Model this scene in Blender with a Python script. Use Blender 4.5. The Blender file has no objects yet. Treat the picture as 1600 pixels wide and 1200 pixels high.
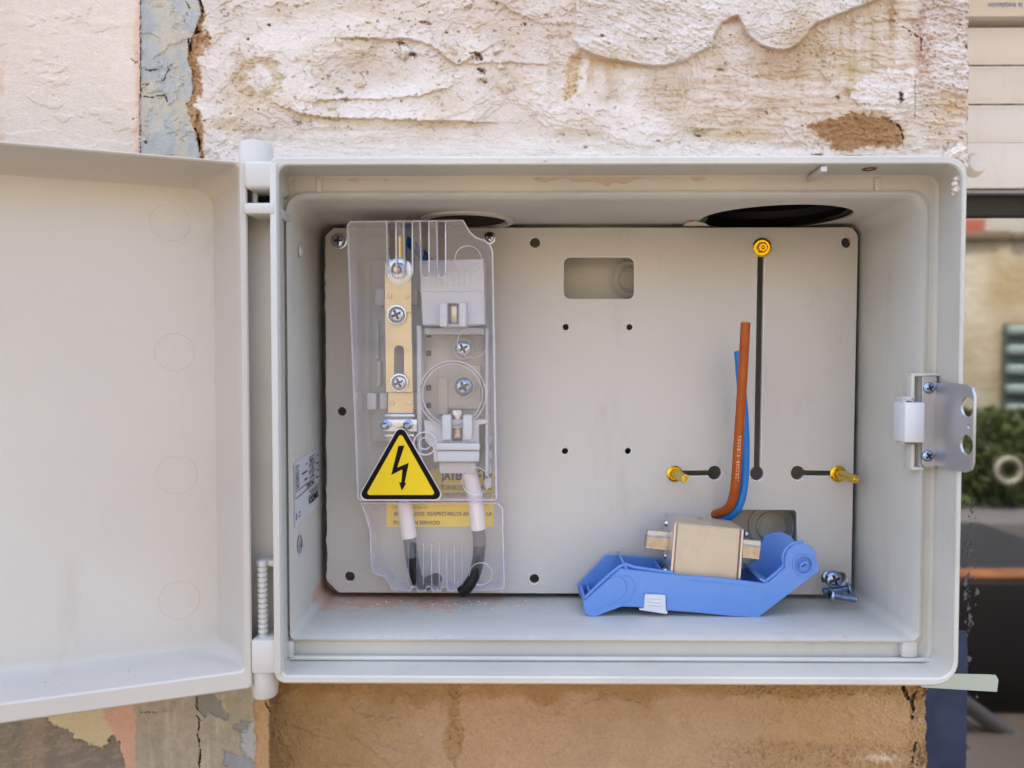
import bpy, bmesh, math, random
import numpy as np
from mathutils import Vector, Matrix, Euler
from mathutils.geometry import tessellate_polygon

S = bpy.context.scene
COL = S.collection
R = math.radians
random.seed(4); RNG = np.random.default_rng(7)

# ------------------------------------------------------------------ camera, sky, sun, exposure
FPX = 1164.0
CAMZ = 1.40
cd = bpy.data.cameras.new('camera'); cam = bpy.data.objects.new('camera', cd); COL.objects.link(cam)
cam.location = (0, 0, CAMZ); cam.rotation_euler = (R(90 - 1.7), 0, R(0.5))
cd.sensor_width = 36; cd.lens = 36 * FPX / 1600; cd.clip_start = 0.01; cd.clip_end = 500
cd.dof.use_dof = True; cd.dof.focus_distance = .455; cd.dof.aperture_fstop = 9.5
S.camera = cam
SUN_EL, SUN_AZ = 68, 20          # the sun stands behind the wall, a little to the left; the wall is in open shade
w = bpy.data.worlds.new('World'); S.world = w; w.use_nodes = True
nt = w.node_tree; bg = nt.nodes['Background']
sky = nt.nodes.new('ShaderNodeTexSky'); sky.sky_type = 'NISHITA'; sky.sun_disc = False
sky.sun_elevation = R(SUN_EL); sky.sun_rotation = R(-SUN_AZ)
sky.air_density = 1.0; sky.dust_density = 4.0; sky.ozone_density = 0.0
nt.links.new(sky.outputs[0], bg.inputs[0]); bg.inputs[1].default_value = 0.15
sd = bpy.data.lights.new('sun', 'SUN'); sd.energy = 2.0; sd.angle = R(0.53); sd.color = (1, .95, .88)
sun = bpy.data.objects.new('sun', sd); COL.objects.link(sun); sun.location = (-1, 3, 8)
dv = Vector((-math.sin(R(SUN_AZ)) * math.cos(R(SUN_EL)), math.cos(R(SUN_AZ)) * math.cos(R(SUN_EL)), math.sin(R(SUN_EL))))
sun.rotation_euler = dv.to_track_quat('Z', 'Y').to_euler()
S.view_settings.view_transform = 'Standard'; S.view_settings.look = 'None'
S.view_settings.exposure = 2.32; S.view_settings.gamma = 1
S.render.engine = 'CYCLES'
S.cycles.max_bounces = 10; S.cycles.transparent_max_bounces = 24; S.cycles.diffuse_bounces = 5
S.cycles.glossy_bounces = 5
S.cycles.caustics_reflective = False; S.cycles.caustics_refractive = False

MW = np.array(Euler((R(90 - 1.7), 0, R(0.5))).to_matrix())

def P(px, py, Y):
    """the point of the plane y = Y that the photograph shows at pixel (px, py)"""
    d = MW @ np.array([px - 800.0, -(py - 600.0), -FPX])
    k = Y / d[1]
    return Vector((d[0] * k, Y, CAMZ + d[2] * k))

def PXL(n, Y):                       # n photo pixels as metres at distance Y
    return n / FPX * Y

def lin(c):
    c = np.array(c, dtype=float) / 255.0
    return np.where(c <= .04045, c / 12.92, ((c + .055) / 1.055) ** 2.4)

# ------------------------------------------------------------------ materials
MATS = {}
def mat(name, rgb, rough=.5, metal=0, spec=.5, noise=None, bump=None, k=1.0, **kw):
    """rgb is sRGB 0-255; noise = (scale, amount, rgb2); bump = (scale, strength, distance)"""
    m = bpy.data.materials.new(name); m.use_nodes = True; n = m.node_tree; b = n.nodes['Principled BSDF']
    c = lin(rgb) * k
    b.inputs['Base Color'].default_value = (*c, 1)
    b.inputs['Roughness'].default_value = rough; b.inputs['Metallic'].default_value = metal
    b.inputs['Specular IOR Level'].default_value = spec
    for kk, v in kw.items(): b.inputs[kk].default_value = v
    geo = n.nodes.new('ShaderNodeNewGeometry')
    if noise:
        t = n.nodes.new('ShaderNodeTexNoise'); t.inputs['Scale'].default_value = noise[0]; t.inputs['Detail'].default_value = 6
        n.links.new(geo.outputs['Position'], t.inputs['Vector'])
        r = n.nodes.new('ShaderNodeMapRange'); r.inputs[1].default_value = .35; r.inputs[2].default_value = .68
        r.inputs[4].default_value = noise[1]; n.links.new(t.outputs[0], r.inputs[0])
        mx = n.nodes.new('ShaderNodeMix'); mx.data_type = 'RGBA'
        mx.inputs[6].default_value = (*c, 1); mx.inputs[7].default_value = (*(lin(noise[2]) * k), 1)
        n.links.new(r.outputs[0], mx.inputs[0]); n.links.new(mx.outputs[2], b.inputs['Base Color'])
    if bump:
        t2 = n.nodes.new('ShaderNodeTexNoise'); t2.inputs['Scale'].default_value = bump[0]; t2.inputs['Detail'].default_value = 4
        n.links.new(geo.outputs['Position'], t2.inputs['Vector'])
        bp = n.nodes.new('ShaderNodeBump'); bp.inputs['Strength'].default_value = bump[1]; bp.inputs['Distance'].default_value = bump[2]
        n.links.new(t2.outputs[0], bp.inputs['Height']); n.links.new(bp.outputs[0], b.inputs['Normal'])
    MATS[name] = m
    return m

PL = (205, 201, 190)
m_box = mat('grey_plastic', PL, .42, bump=(260, .12, .0006), noise=(14, .55, (181, 179, 174)))
m_box2 = mat('grey_plastic_plate', (198, 192, 184), .5, bump=(700, .15, .0003), noise=(9, .6, (192, 186, 177)))
m_door = mat('grey_plastic_door', (197, 191, 181), .36, bump=(90, .10, .001), noise=(5, .8, (187, 179, 168)))
m_hinge = mat('hinge_plastic', (198, 195, 188), .45, bump=(300, .1, .0004))
m_cut = mat('cut_plastic_lit_edge', (226, 222, 216), .6)  # pale cut plastic that also paints the lit rims of the holes
m_dark = mat('painted_shade', (26, 24, 22), .9)  # black colour stands in for shade in slots and in the room
m_conduit = mat('conduit_inside', (98, 84, 76), .8, noise=(60, .8, (84, 68, 58)))
m_conduitb = mat('conduit_black', (13, 13, 14), .6)
m_white = mat('white_plastic', (212, 213, 216), .35)
m_fbase = mat('fuse_base_plastic', (196, 196, 200), .4)
m_fbeige = mat('fuse_base_beige', (178, 170, 156), .45, noise=(80, .6, (166, 156, 142)))
m_fgrey = mat('clouded_plastic', (168, 170, 170), .4)
m_brass = mat('tin_brass', (226, 208, 164), .42, metal=.55, noise=(120, .6, (212, 190, 142)))
m_gold = mat('yellow_brass', (232, 186, 40), .22, metal=.92)
m_gold2 = mat('pale_brass', (214, 190, 98), .25, metal=.92)
m_zinc = mat('zinc_steel', (196, 204, 214), .22, metal=1)
m_bzinc = mat('blue_zinc', (134, 152, 182), .2, metal=1, noise=(300, .7, (176, 190, 206)))
m_silver = mat('silver_plated', (196, 188, 180), .24, metal=1, noise=(260, .8, (160, 146, 136)))
m_alu = mat('end_plate_metal', (214, 206, 202), .35, metal=.85)
m_latch = mat('brushed_steel', (190, 189, 190), .36, metal=.75, noise=(60, .5, (172, 171, 175)))
m_ceramic = mat('ceramic_beige', (200, 182, 154), .24, noise=(90, .5, (192, 171, 141)))
m_blue = mat('blue_plastic', (100, 142, 206), .33, noise=(50, .4, (92, 133, 199)), bump=(400, .08, .0003))
m_brownw = mat('brown_insulation', (170, 82, 16), .42, spec=.35, noise=(150, .7, (150, 66, 16)), bump=(500, .15, .0004))
m_bluew = mat('blue_insulation', (28, 120, 200), .35, noise=(150, .5, (22, 106, 190)))
m_bluew2 = mat('deep_blue_insulation', (10, 72, 158), .35)
m_blackw = mat('black_insulation', (14, 11, 14), .5, spec=.3, noise=(200, .6, (30, 24, 28)))
m_greyw = mat('grey_shrink_sleeve', (92, 94, 98), .5, noise=(220, .6, (76, 77, 82)))
m_whitew = mat('white_sleeve', (236, 226, 224), .5)
m_copper = mat('copper_ends', (196, 140, 96), .35, metal=.9)
m_print = mat('pale_print', (236, 206, 178), .6)
m_yel = mat('sign_yellow', (238, 206, 0), .35)
m_ylab = mat('label_yellow', (255, 224, 22), .5, noise=(60, .5, (250, 208, 14)))
m_blk = mat('ink_black', (16, 10, 8), .7, spec=.2)
m_ink2 = mat('ink_brown', (110, 84, 20), .6)
m_lab = mat('silver_label', (206, 206, 212), .45)
m_inkb = mat('ink_blue', (60, 110, 180), .5)
m_cream = mat('cream_pvc', (240, 234, 224), .35, noise=(12, .5, (234, 226, 214)))
m_creamd = mat('shutter_gap', (150, 150, 150), .5)
m_frame = mat('dark_frame', (34, 35, 37), .35)
m_plug = mat('stop_plastic', (236, 230, 222), .4)
m_tape = mat('masking_tape', (176, 184, 168), .5)
m_dust = mat('plaster_dust', (222, 212, 202), .9, bump=(900, .5, .0008))
m_rdust = mat('brick_dust', (206, 160, 136), .95)
m_smear = mat('plaster_smear', (198, 182, 166), .85, bump=(900, .4, .0006))
m_green = mat('green_film', (60, 110, 80), .3)

def add_floor_dust(m):
    """orange brick dust and white specks lying in the back left of the box"""
    n = m.node_tree; b = n.nodes['Principled BSDF']; g = n.nodes.new('ShaderNodeNewGeometry')
    src = b.inputs['Base Color'].links[0].from_socket
    sep = n.nodes.new('ShaderNodeSeparateXYZ'); n.links.new(g.outputs['Position'], sep.inputs[0])
    def mr(sock, a, bb, c, d):
        r = n.nodes.new('ShaderNodeMapRange'); n.links.new(sock, r.inputs[0])
        for i, v in enumerate((a, bb, c, d)): r.inputs[i + 1].default_value = v
        return r.outputs[0]
    def mul(a, c, op='MULTIPLY'):
        q = n.nodes.new('ShaderNodeMath'); q.operation = op
        for i, s in enumerate((a, c)):
            if isinstance(s, (int, float)): q.inputs[i].default_value = s
            else: n.links.new(s, q.inputs[i])
        return q.outputs[0]
    zf = P(900, 997, .406).z + .004
    fl = mr(sep.outputs[2], zf, zf + .006, 1, 0)
    bk = mr(sep.outputs[1], .425, .475, .0, 1)
    lf = mr(sep.outputs[0], -.06, .07, 1, .0)
    t = n.nodes.new('ShaderNodeTexNoise'); t.inputs['Scale'].default_value = 75; t.inputs['Detail'].default_value = 9; t.inputs['Roughness'].default_value = .75
    n.links.new(g.outputs['Position'], t.inputs['Vector'])
    amt = mul(mul(bk, lf), .42)
    thr = mul(t.outputs[0], amt, 'ADD')
    k = mul(mr(thr, .74, .88, 0, .85), fl)
    mx = n.nodes.new('ShaderNodeMix'); mx.data_type = 'RGBA'; mx.inputs[7].default_value = (*lin((214, 166, 140)), 1)
    n.links.new(k, mx.inputs[0]); n.links.new(src, mx.inputs[6]); n.links.new(mx.outputs[2], b.inputs['Base Color'])
add_floor_dust(m_box)

def add_grime(m, rgb, amt, sc=34):
    n = m.node_tree; b = n.nodes['Principled BSDF']; g = n.nodes.new('ShaderNodeNewGeometry'); src = b.inputs['Base Color'].links[0].from_socket
    mp = n.nodes.new('ShaderNodeMapping'); mp.inputs['Scale'].default_value = (1, 1, .35); n.links.new(g.outputs['Position'], mp.inputs[0])
    prev = src
    for scale, lo, hi, k in ((sc, .56, .72, amt), (sc * 9, .70, .76, amt * 1.6)):
        t = n.nodes.new('ShaderNodeTexNoise'); t.inputs['Scale'].default_value = scale; t.inputs['Detail'].default_value = 8; t.inputs['Roughness'].default_value = .72
        n.links.new(mp.outputs[0] if scale == sc else g.outputs['Position'], t.inputs['Vector'])
        r = n.nodes.new('ShaderNodeMapRange'); r.inputs[1].default_value = lo; r.inputs[2].default_value = hi; r.inputs[4].default_value = k; n.links.new(t.outputs[0], r.inputs[0])
        mx = n.nodes.new('ShaderNodeMix'); mx.data_type = 'RGBA'; mx.inputs[7].default_value = (*lin(rgb), 1)
        n.links.new(r.outputs[0], mx.inputs[0]); n.links.new(prev, mx.inputs[6]); prev = mx.outputs[2]
    n.links.new(prev, b.inputs['Base Color'])
    t = n.nodes.new('ShaderNodeTexNoise'); t.inputs['Scale'].default_value = 20; t.inputs['Detail'].default_value = 7
    n.links.new(mp.outputs[0], t.inputs['Vector']); r = n.nodes.new('ShaderNodeMapRange'); r.inputs[3].default_value = b.inputs['Roughness'].default_value - .1; r.inputs[4].default_value = b.inputs['Roughness'].default_value + .16
    r.inputs[1].default_value = .3; r.inputs[2].default_value = .7; n.links.new(t.outputs[0], r.inputs[0]); n.links.new(r.outputs[0], b.inputs['Roughness'])
add_grime(m_box2, (158, 146, 132), .30); add_grime(m_door, (166, 156, 144), .45, 16); add_grime(m_box, (176, 160, 142), .28, 28)
add_grime(m_ceramic, (176, 152, 122), .3, 60); add_grime(m_blue, (120, 150, 200), .3, 60); add_grime(m_cream, (205, 194, 180), .3, 10)

def clear_mat(name, tint=(1, 1, 1), haze=.05, hz=(.8, .8, .9), ior=1.5, gl=1.0, rough=.03):
    m = bpy.data.materials.new(name); m.use_nodes = True; n = m.node_tree; n.nodes.clear()
    o = n.nodes.new('ShaderNodeOutputMaterial'); tr = n.nodes.new('ShaderNodeBsdfTransparent'); tr.inputs[0].default_value = (*tint, 1)
    g = n.nodes.new('ShaderNodeBsdfGlossy'); g.inputs['Roughness'].default_value = rough
    g.inputs[0].default_value = (gl, gl, gl, 1)
    d = n.nodes.new('ShaderNodeBsdfDiffuse'); d.inputs[0].default_value = (*hz, 1)
    fr = n.nodes.new('ShaderNodeFresnel'); fr.inputs[0].default_value = ior
    m1 = n.nodes.new('ShaderNodeMixShader'); m1.inputs[0].default_value = haze
    n.links.new(tr.outputs[0], m1.inputs[1]); n.links.new(d.outputs[0], m1.inputs[2])
    m2 = n.nodes.new('ShaderNodeMixShader')
    gm = n.nodes.new('ShaderNodeNewGeometry'); iv = n.nodes.new('ShaderNodeMath'); iv.operation = 'SUBTRACT'; iv.inputs[0].default_value = 1
    mu = n.nodes.new('ShaderNodeMath'); mu.operation = 'MULTIPLY'; n.links.new(gm.outputs['Backfacing'], iv.inputs[1])
    n.links.new(iv.outputs[0], mu.inputs[0]); n.links.new(fr.outputs[0], mu.inputs[1]); n.links.new(mu.outputs[0], m2.inputs[0])   # reflection off outer faces only
    n.links.new(m1.outputs[0], m2.inputs[1]); n.links.new(g.outputs[0], m2.inputs[2])
    n.links.new(m2.outputs[0], o.inputs[0])
    return m
m_clear = clear_mat('clear_polycarbonate', (.99, .985, .99), .055, (.86, .85, .88))  # diffuse haze stands in for sky glare veiling the cover
m_clearw = clear_mat('clear_polycarbonate_edge_glare', (.95, .95, .98), .26, (.86, .87, .98), 1.65)  # stronger bluish haze paints the bright edges of the plastic
m_edge = clear_mat('clear_edge_highlight', (.96, .96, .98), .55, (.93, .93, .98), 1.7)  # white diffuse share paints the highlights along slot and ring edges
m_film = clear_mat('blue_protective_film', (.45, .6, .95), .42, (.10, .17, .34), 1.4, rough=.15)

# ------------------------------------------------------------------ mesh building
class MB:
    def __init__(s): s.v = []; s.f = []; s.m = []; s.mats = []
    def mi(s, m):
        if m not in s.mats: s.mats.append(m)
        return s.mats.index(m)
    def add(s, vs, fs, m):
        o = len(s.v); s.v += [tuple(v) for v in vs]; s.f += [tuple(i + o for i in f) for f in fs]; s.m += [s.mi(m)] * len(fs)
        return s
    def build(s, name, parent=None, origin=None, angle=32, fix=True):
        if parent is not None: org = Vector(ORG[parent.name])
        else: org = Vector(origin) if origin is not None else Vector((0, 0, 0))
        me = bpy.data.meshes.new(name)
        me.from_pydata([tuple(Vector(v) - org) for v in s.v], [], s.f)
        for m in s.mats: me.materials.append(m)
        me.polygons.foreach_set('material_index', s.m)
        if fix:
            bm = bmesh.new(); bm.from_mesh(me)
            bmesh.ops.remove_doubles(bm, verts=bm.verts, dist=1e-6)
            bmesh.ops.recalc_face_normals(bm, faces=bm.faces); bm.to_mesh(me); bm.free()
        me.shade_smooth(); me.set_sharp_from_angle(angle=R(angle))
        o = bpy.data.objects.new(name, me); COL.objects.link(o)
        if parent is not None: o.parent = parent
        else: o.location = org
        ORG[o.name] = tuple(org)
        return o
ORG = {}

def thing(name, label, cat, loc=(0, 0, 0), group=None):
    o = bpy.data.objects.new(name, None); COL.objects.link(o); o.location = loc; o.empty_display_size = .02
    o['label'] = label; o['category'] = cat
    if group: o['group'] = group
    ORG[o.name] = tuple(loc)
    return o
def tag(o, label, cat, group=None):
    o['label'] = label; o['category'] = cat
    if group: o['group'] = group
    return o

def area2(p): return sum(p[i][0] * p[(i + 1) % len(p)][1] - p[(i + 1) % len(p)][0] * p[i][1] for i in range(len(p)))
def ccw(p): return list(p) if area2(p) > 0 else list(reversed(p))
def offs(p, d):                       # move a ccw loop inwards by d
    n = len(p); out = []
    for i in range(n):
        a, b, c = p[i - 1], p[i], p[(i + 1) % n]
        e1 = (b[0] - a[0], b[1] - a[1]); e2 = (c[0] - b[0], c[1] - b[1])
        l1 = math.hypot(*e1) or 1; l2 = math.hypot(*e2) or 1
        n1 = (-e1[1] / l1, e1[0] / l1); n2 = (-e2[1] / l2, e2[0] / l2)
        m = (n1[0] + n2[0], n1[1] + n2[1]); q = m[0] ** 2 + m[1] ** 2
        k = 2 / q if q > .35 else 2 / .35
        out.append((b[0] + m[0] * d * k, b[1] + m[1] * d * k))
    return out
def prism(mb, loops, f, w0, w1, m, c=0, cw=None, edge=None, back=True):
    """loops[0] outline, the rest holes, in (u, v); f(u, v, w) gives the point; w0 the face seen, c a chamfer on it"""
    loops = [ccw(l) for l in loops]
    fr = [offs(l, c if i == 0 else -c) for i, l in enumerate(loops)] if c else loops
    cw = (w1 - w0) * .3 if (c and cw is None) else cw
    tris = tessellate_polygon([[Vector((u, v, 0)) for u, v in l] for l in fr])
    flat = [p for l in fr for p in l]
    mb.add([f(u, v, w0) for u, v in flat], tris, m)
    if back:
        flat2 = [p for l in loops for p in l]
        t2 = tessellate_polygon([[Vector((u, v, 0)) for u, v in l] for l in loops])
        mb.add([f(u, v, w1) for u, v in flat2], [tuple(reversed(t)) for t in t2], m)
    for l, l2 in zip(loops, fr):
        n = len(l)
        rows = [[f(u, v, w0) for u, v in l2]]
        if c: rows.append([f(u, v, w0 + cw) for u, v in l])
        rows.append([f(u, v, w1) for u, v in l])
        vs = [p for r_ in rows for p in r_]
        fs = [(k * n + i, k * n + (i + 1) % n, (k + 1) * n + (i + 1) % n, (k + 1) * n + i) for k in range(len(rows) - 1) for i in range(n)]
        mb.add(vs, fs, edge or m)
def rr(L, T, Rr, B, r=0, n=5):
    if not isinstance(r, (tuple, list)): r = (max(r, 1e-5),) * 4     # TL TR BR BL
    out = []
    for (cx, cy, a0, q) in ((L + r[0], T + r[0], 180, r[0]), (Rr - r[1], T + r[1], 270, r[1]), (Rr - r[2], B - r[2], 0, r[2]), (L + r[3], B - r[3], 90, r[3])):
        for i in range(n + 1):
            a = R(a0 + 90 * i / n); out.append((cx + math.cos(a) * q, cy + math.sin(a) * q))
    return out
def circ(cx, cy, r, n=28, ry=None):
    return [(cx + math.cos(2 * math.pi * i / n) * r, cy + math.sin(2 * math.pi * i / n) * (ry or r)) for i in range(n)]
def FY(Y): return lambda u, v, w: P(u, v, Y) + Vector((0, w, 0))
def loft(mb, rings, m, cap0=False, cap1=False):
    n = len(rings[0]); vs = [p for r_ in rings for p in r_]
    fs = [(k * n + i, k * n + (i + 1) % n, (k + 1) * n + (i + 1) % n, (k + 1) * n + i) for k in range(len(rings) - 1) for i in range(n)]
    if cap0: fs.append(tuple(range(n)))
    if cap1: fs.append(tuple(reversed(range((len(rings) - 1) * n, len(rings) * n))))
    mb.add(vs, fs, m)
def basis(axis):
    a = Vector(axis).normalized(); t = Vector((0, 0, 1)) if abs(a.z) < .9 else Vector((1, 0, 0))
    u = a.cross(t).normalized(); return u, a.cross(u).normalized(), a
def lathe(mb, prof, org, axis, m, n=28, caps=True):
    u, v, a = basis(axis); org = Vector(org)
    rings = [[org + a * h + (u * math.cos(2 * math.pi * i / n) + v * math.sin(2 * math.pi * i / n)) * max(r, 1e-6) for i in range(n)] for r, h in prof]
    loft(mb, rings, m, caps, caps)
def catmull(pts, k=8):
    pts = [Vector(p) for p in pts]; q = [pts[0] * 2 - pts[1]] + pts + [pts[-1] * 2 - pts[-2]]; out = []
    for i in range(1, len(q) - 2):
        for j in range(k):
            t = j / k; a, b, c, d = q[i - 1], q[i], q[i + 1], q[i + 2]
            out.append(.5 * ((2 * b) + (c - a) * t + (2 * a - 5 * b + 4 * c - d) * t * t + (3 * b - a - 3 * c + d) * t ** 3))
    return out + [pts[-1]]
def tube(mb, pts, r, m, n=14, caps=True, rf=None):
    T = [(pts[min(i + 1, len(pts) - 1)] - pts[max(i - 1, 0)]).normalized() for i in range(len(pts))]
    u, v, _ = basis(T[0]); rings = []
    for i, p in enumerate(pts):
        u = (u - T[i] * u.dot(T[i])).normalized(); v = T[i].cross(u)
        rad = r * (rf(i / (len(pts) - 1)) if rf else 1)
        rings.append([p + (u * math.cos(2 * math.pi * j / n) + v * math.sin(2 * math.pi * j / n)) * rad for j in range(n)])
    loft(mb, rings, m, caps, caps)
def cbox(mb, x0, x1, y0, y1, z0, z1, m, c=.0005, fr=None, seg=2):
    bm = bmesh.new(); bmesh.ops.create_cube(bm, size=1)
    for v in bm.verts: v.co = Vector(((x0 + x1) / 2 + v.co.x * (x1 - x0), (y0 + y1) / 2 + v.co.y * (y1 - y0), (z0 + z1) / 2 + v.co.z * (z1 - z0)))
    if c: bmesh.ops.bevel(bm, geom=bm.edges[:], offset=min(c, .45 * min(abs(x1 - x0), abs(y1 - y0), abs(z1 - z0))), segments=seg, affect='EDGES', profile=.5)
    bm.verts.index_update()
    vs = [fr(v.co) if fr else v.co.copy() for v in bm.verts]
    mb.add(vs, [tuple(v.index for v in f.verts) for f in bm.faces], m); bm.free()
def pbox(mb, L, T, Rr, B, Y0, Y1, m, c=.0005):
    a = P(L, (T + B) / 2, Y0); b = P(Rr, (T + B) / 2, Y0); t = P((L + Rr) / 2, T, Y0); q = P((L + Rr) / 2, B, Y0)
    cbox(mb, a.x, b.x, Y0, Y1, q.z, t.z, m, c)
_fonts = {}
def text_faces(body, size, align='CENTER', sx=1.0, bold=0.0):
    """flat lettering as (vertices 2D, faces)"""
    cu = bpy.data.curves.new('t', 'FONT'); cu.body = body; cu.size = size; cu.align_x = align; cu.align_y = 'CENTER'; cu.offset = bold
    cu.resolution_u = 2; cu.fill_mode = 'FRONT'
    o = bpy.data.objects.new('t', cu); COL.objects.link(o)
    dg = bpy.context.evaluated_depsgraph_get(); me = bpy.data.meshes.new_from_object(o.evaluated_get(dg))
    vs = [(v.co.x * sx, v.co.y) for v in me.vertices]; fs = [tuple(p.vertices) for p in me.polygons]
    bpy.data.objects.remove(o); bpy.data.curves.remove(cu); bpy.data.meshes.remove(me)
    return vs, fs
def text(mb, body, size, f, m, **kw):
    vs, fs = text_faces(body, size, **kw)
    mb.add([f(x, y) for x, y in vs], fs, m)

def boolean_cut(obj, cutter_mb):
    c = cutter_mb.build('cutter'); md = obj.modifiers.new('b', 'BOOLEAN'); md.operation = 'DIFFERENCE'; md.solver = 'EXACT'
    c.location = -Vector(ORG.get(obj.name, (0, 0, 0))) if obj.parent else c.location
    # both meshes are evaluated in world space
    c.location = (0, 0, 0)
    md.object = c
    bpy.context.view_layer.update()
    dg = bpy.context.evaluated_depsgraph_get()
    me = bpy.data.meshes.new_from_object(obj.evaluated_get(dg)); obj.modifiers.clear()
    nm = obj.data.name; old = obj.data; obj.data = me; bpy.data.meshes.remove(old); me.name = nm
    me.shade_smooth(); me.set_sharp_from_angle(angle=R(32))
    bpy.data.objects.remove(c)

# ------------------------------------------------------------------ numpy noise and painting for the wall
def vnoise(x, y, seed):
    xi = np.floor(x).astype(np.int64); yi = np.floor(y).astype(np.int64); fx = x - xi; fy = y - yi
    def h(a, b):
        n = (a * 374761393 + b * 668265263 + seed * 144665) & 0xffffffff
        n = ((n ^ (n >> 13)) * 1274126177) & 0xffffffff
        n = (n ^ (n >> 16)) & 0xffffffff
        return n / 4294967295.0
    sx = fx * fx * fx * (fx * (fx * 6 - 15) + 10); sy = fy * fy * fy * (fy * (fy * 6 - 15) + 10)
    return ((h(xi, yi) * (1 - sx) + h(xi + 1, yi) * sx) * (1 - sy) + (h(xi, yi + 1) * (1 - sx) + h(xi + 1, yi + 1) * sx) * sy) * 2 - 1
def fbm(x, y, s, seed, o=4, g=.5):
    r = 0; a = 1; t = 0
    x = np.asarray(x, float) / s; y = np.asarray(y, float) / s
    for i in range(o):
        c, sn = math.cos(i * 1.1 + .4), math.sin(i * 1.1 + .4)
        r = r + a * vnoise(c * x - sn * y + i * 17.3, sn * x + c * y + i * 9.1, seed + i); t += a; a *= g; x = x * 2.03; y = y * 2.03
    return r / t
def sm(a, b, x): t = np.clip((x - a) / (b - a), 0, 1); return t * t * (3 - 2 * t)
def dline(X, Y, pts):
    d = np.full(X.shape, 1e9); side = np.zeros(X.shape)
    for (x0, y0), (x1, y1) in zip(pts[:-1], pts[1:]):
        ex, ey = x1 - x0, y1 - y0; L = ex * ex + ey * ey
        t = np.clip(((X - x0) * ex + (Y - y0) * ey) / L, 0, 1)
        q = np.hypot(X - x0 - t * ex, Y - y0 - t * ey); s_ = np.sign(ex * (Y - y0) - ey * (X - x0))
        k = q < d; side = np.where(k, s_, side); d = np.minimum(d, q)
    return d, side
def inpoly(X, Y, pts):
    c = np.zeros(X.shape, bool); n = len(pts); d = np.full(X.shape, 1e9)
    for i in range(n):
        (x0, y0), (x1, y1) = pts[i], pts[(i + 1) % n]
        if y0 != y1: c ^= ((y0 > Y) != (y1 > Y)) & (X < (x1 - x0) * (Y - y0) / (y1 - y0) + x0)
        ex, ey = x1 - x0, y1 - y0; t = np.clip(((X - x0) * ex + (Y - y0) * ey) / (ex * ex + ey * ey), 0, 1)
        d = np.minimum(d, np.hypot(X - x0 - t * ex, Y - y0 - t * ey))
    return np.where(c, d, -d)

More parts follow.
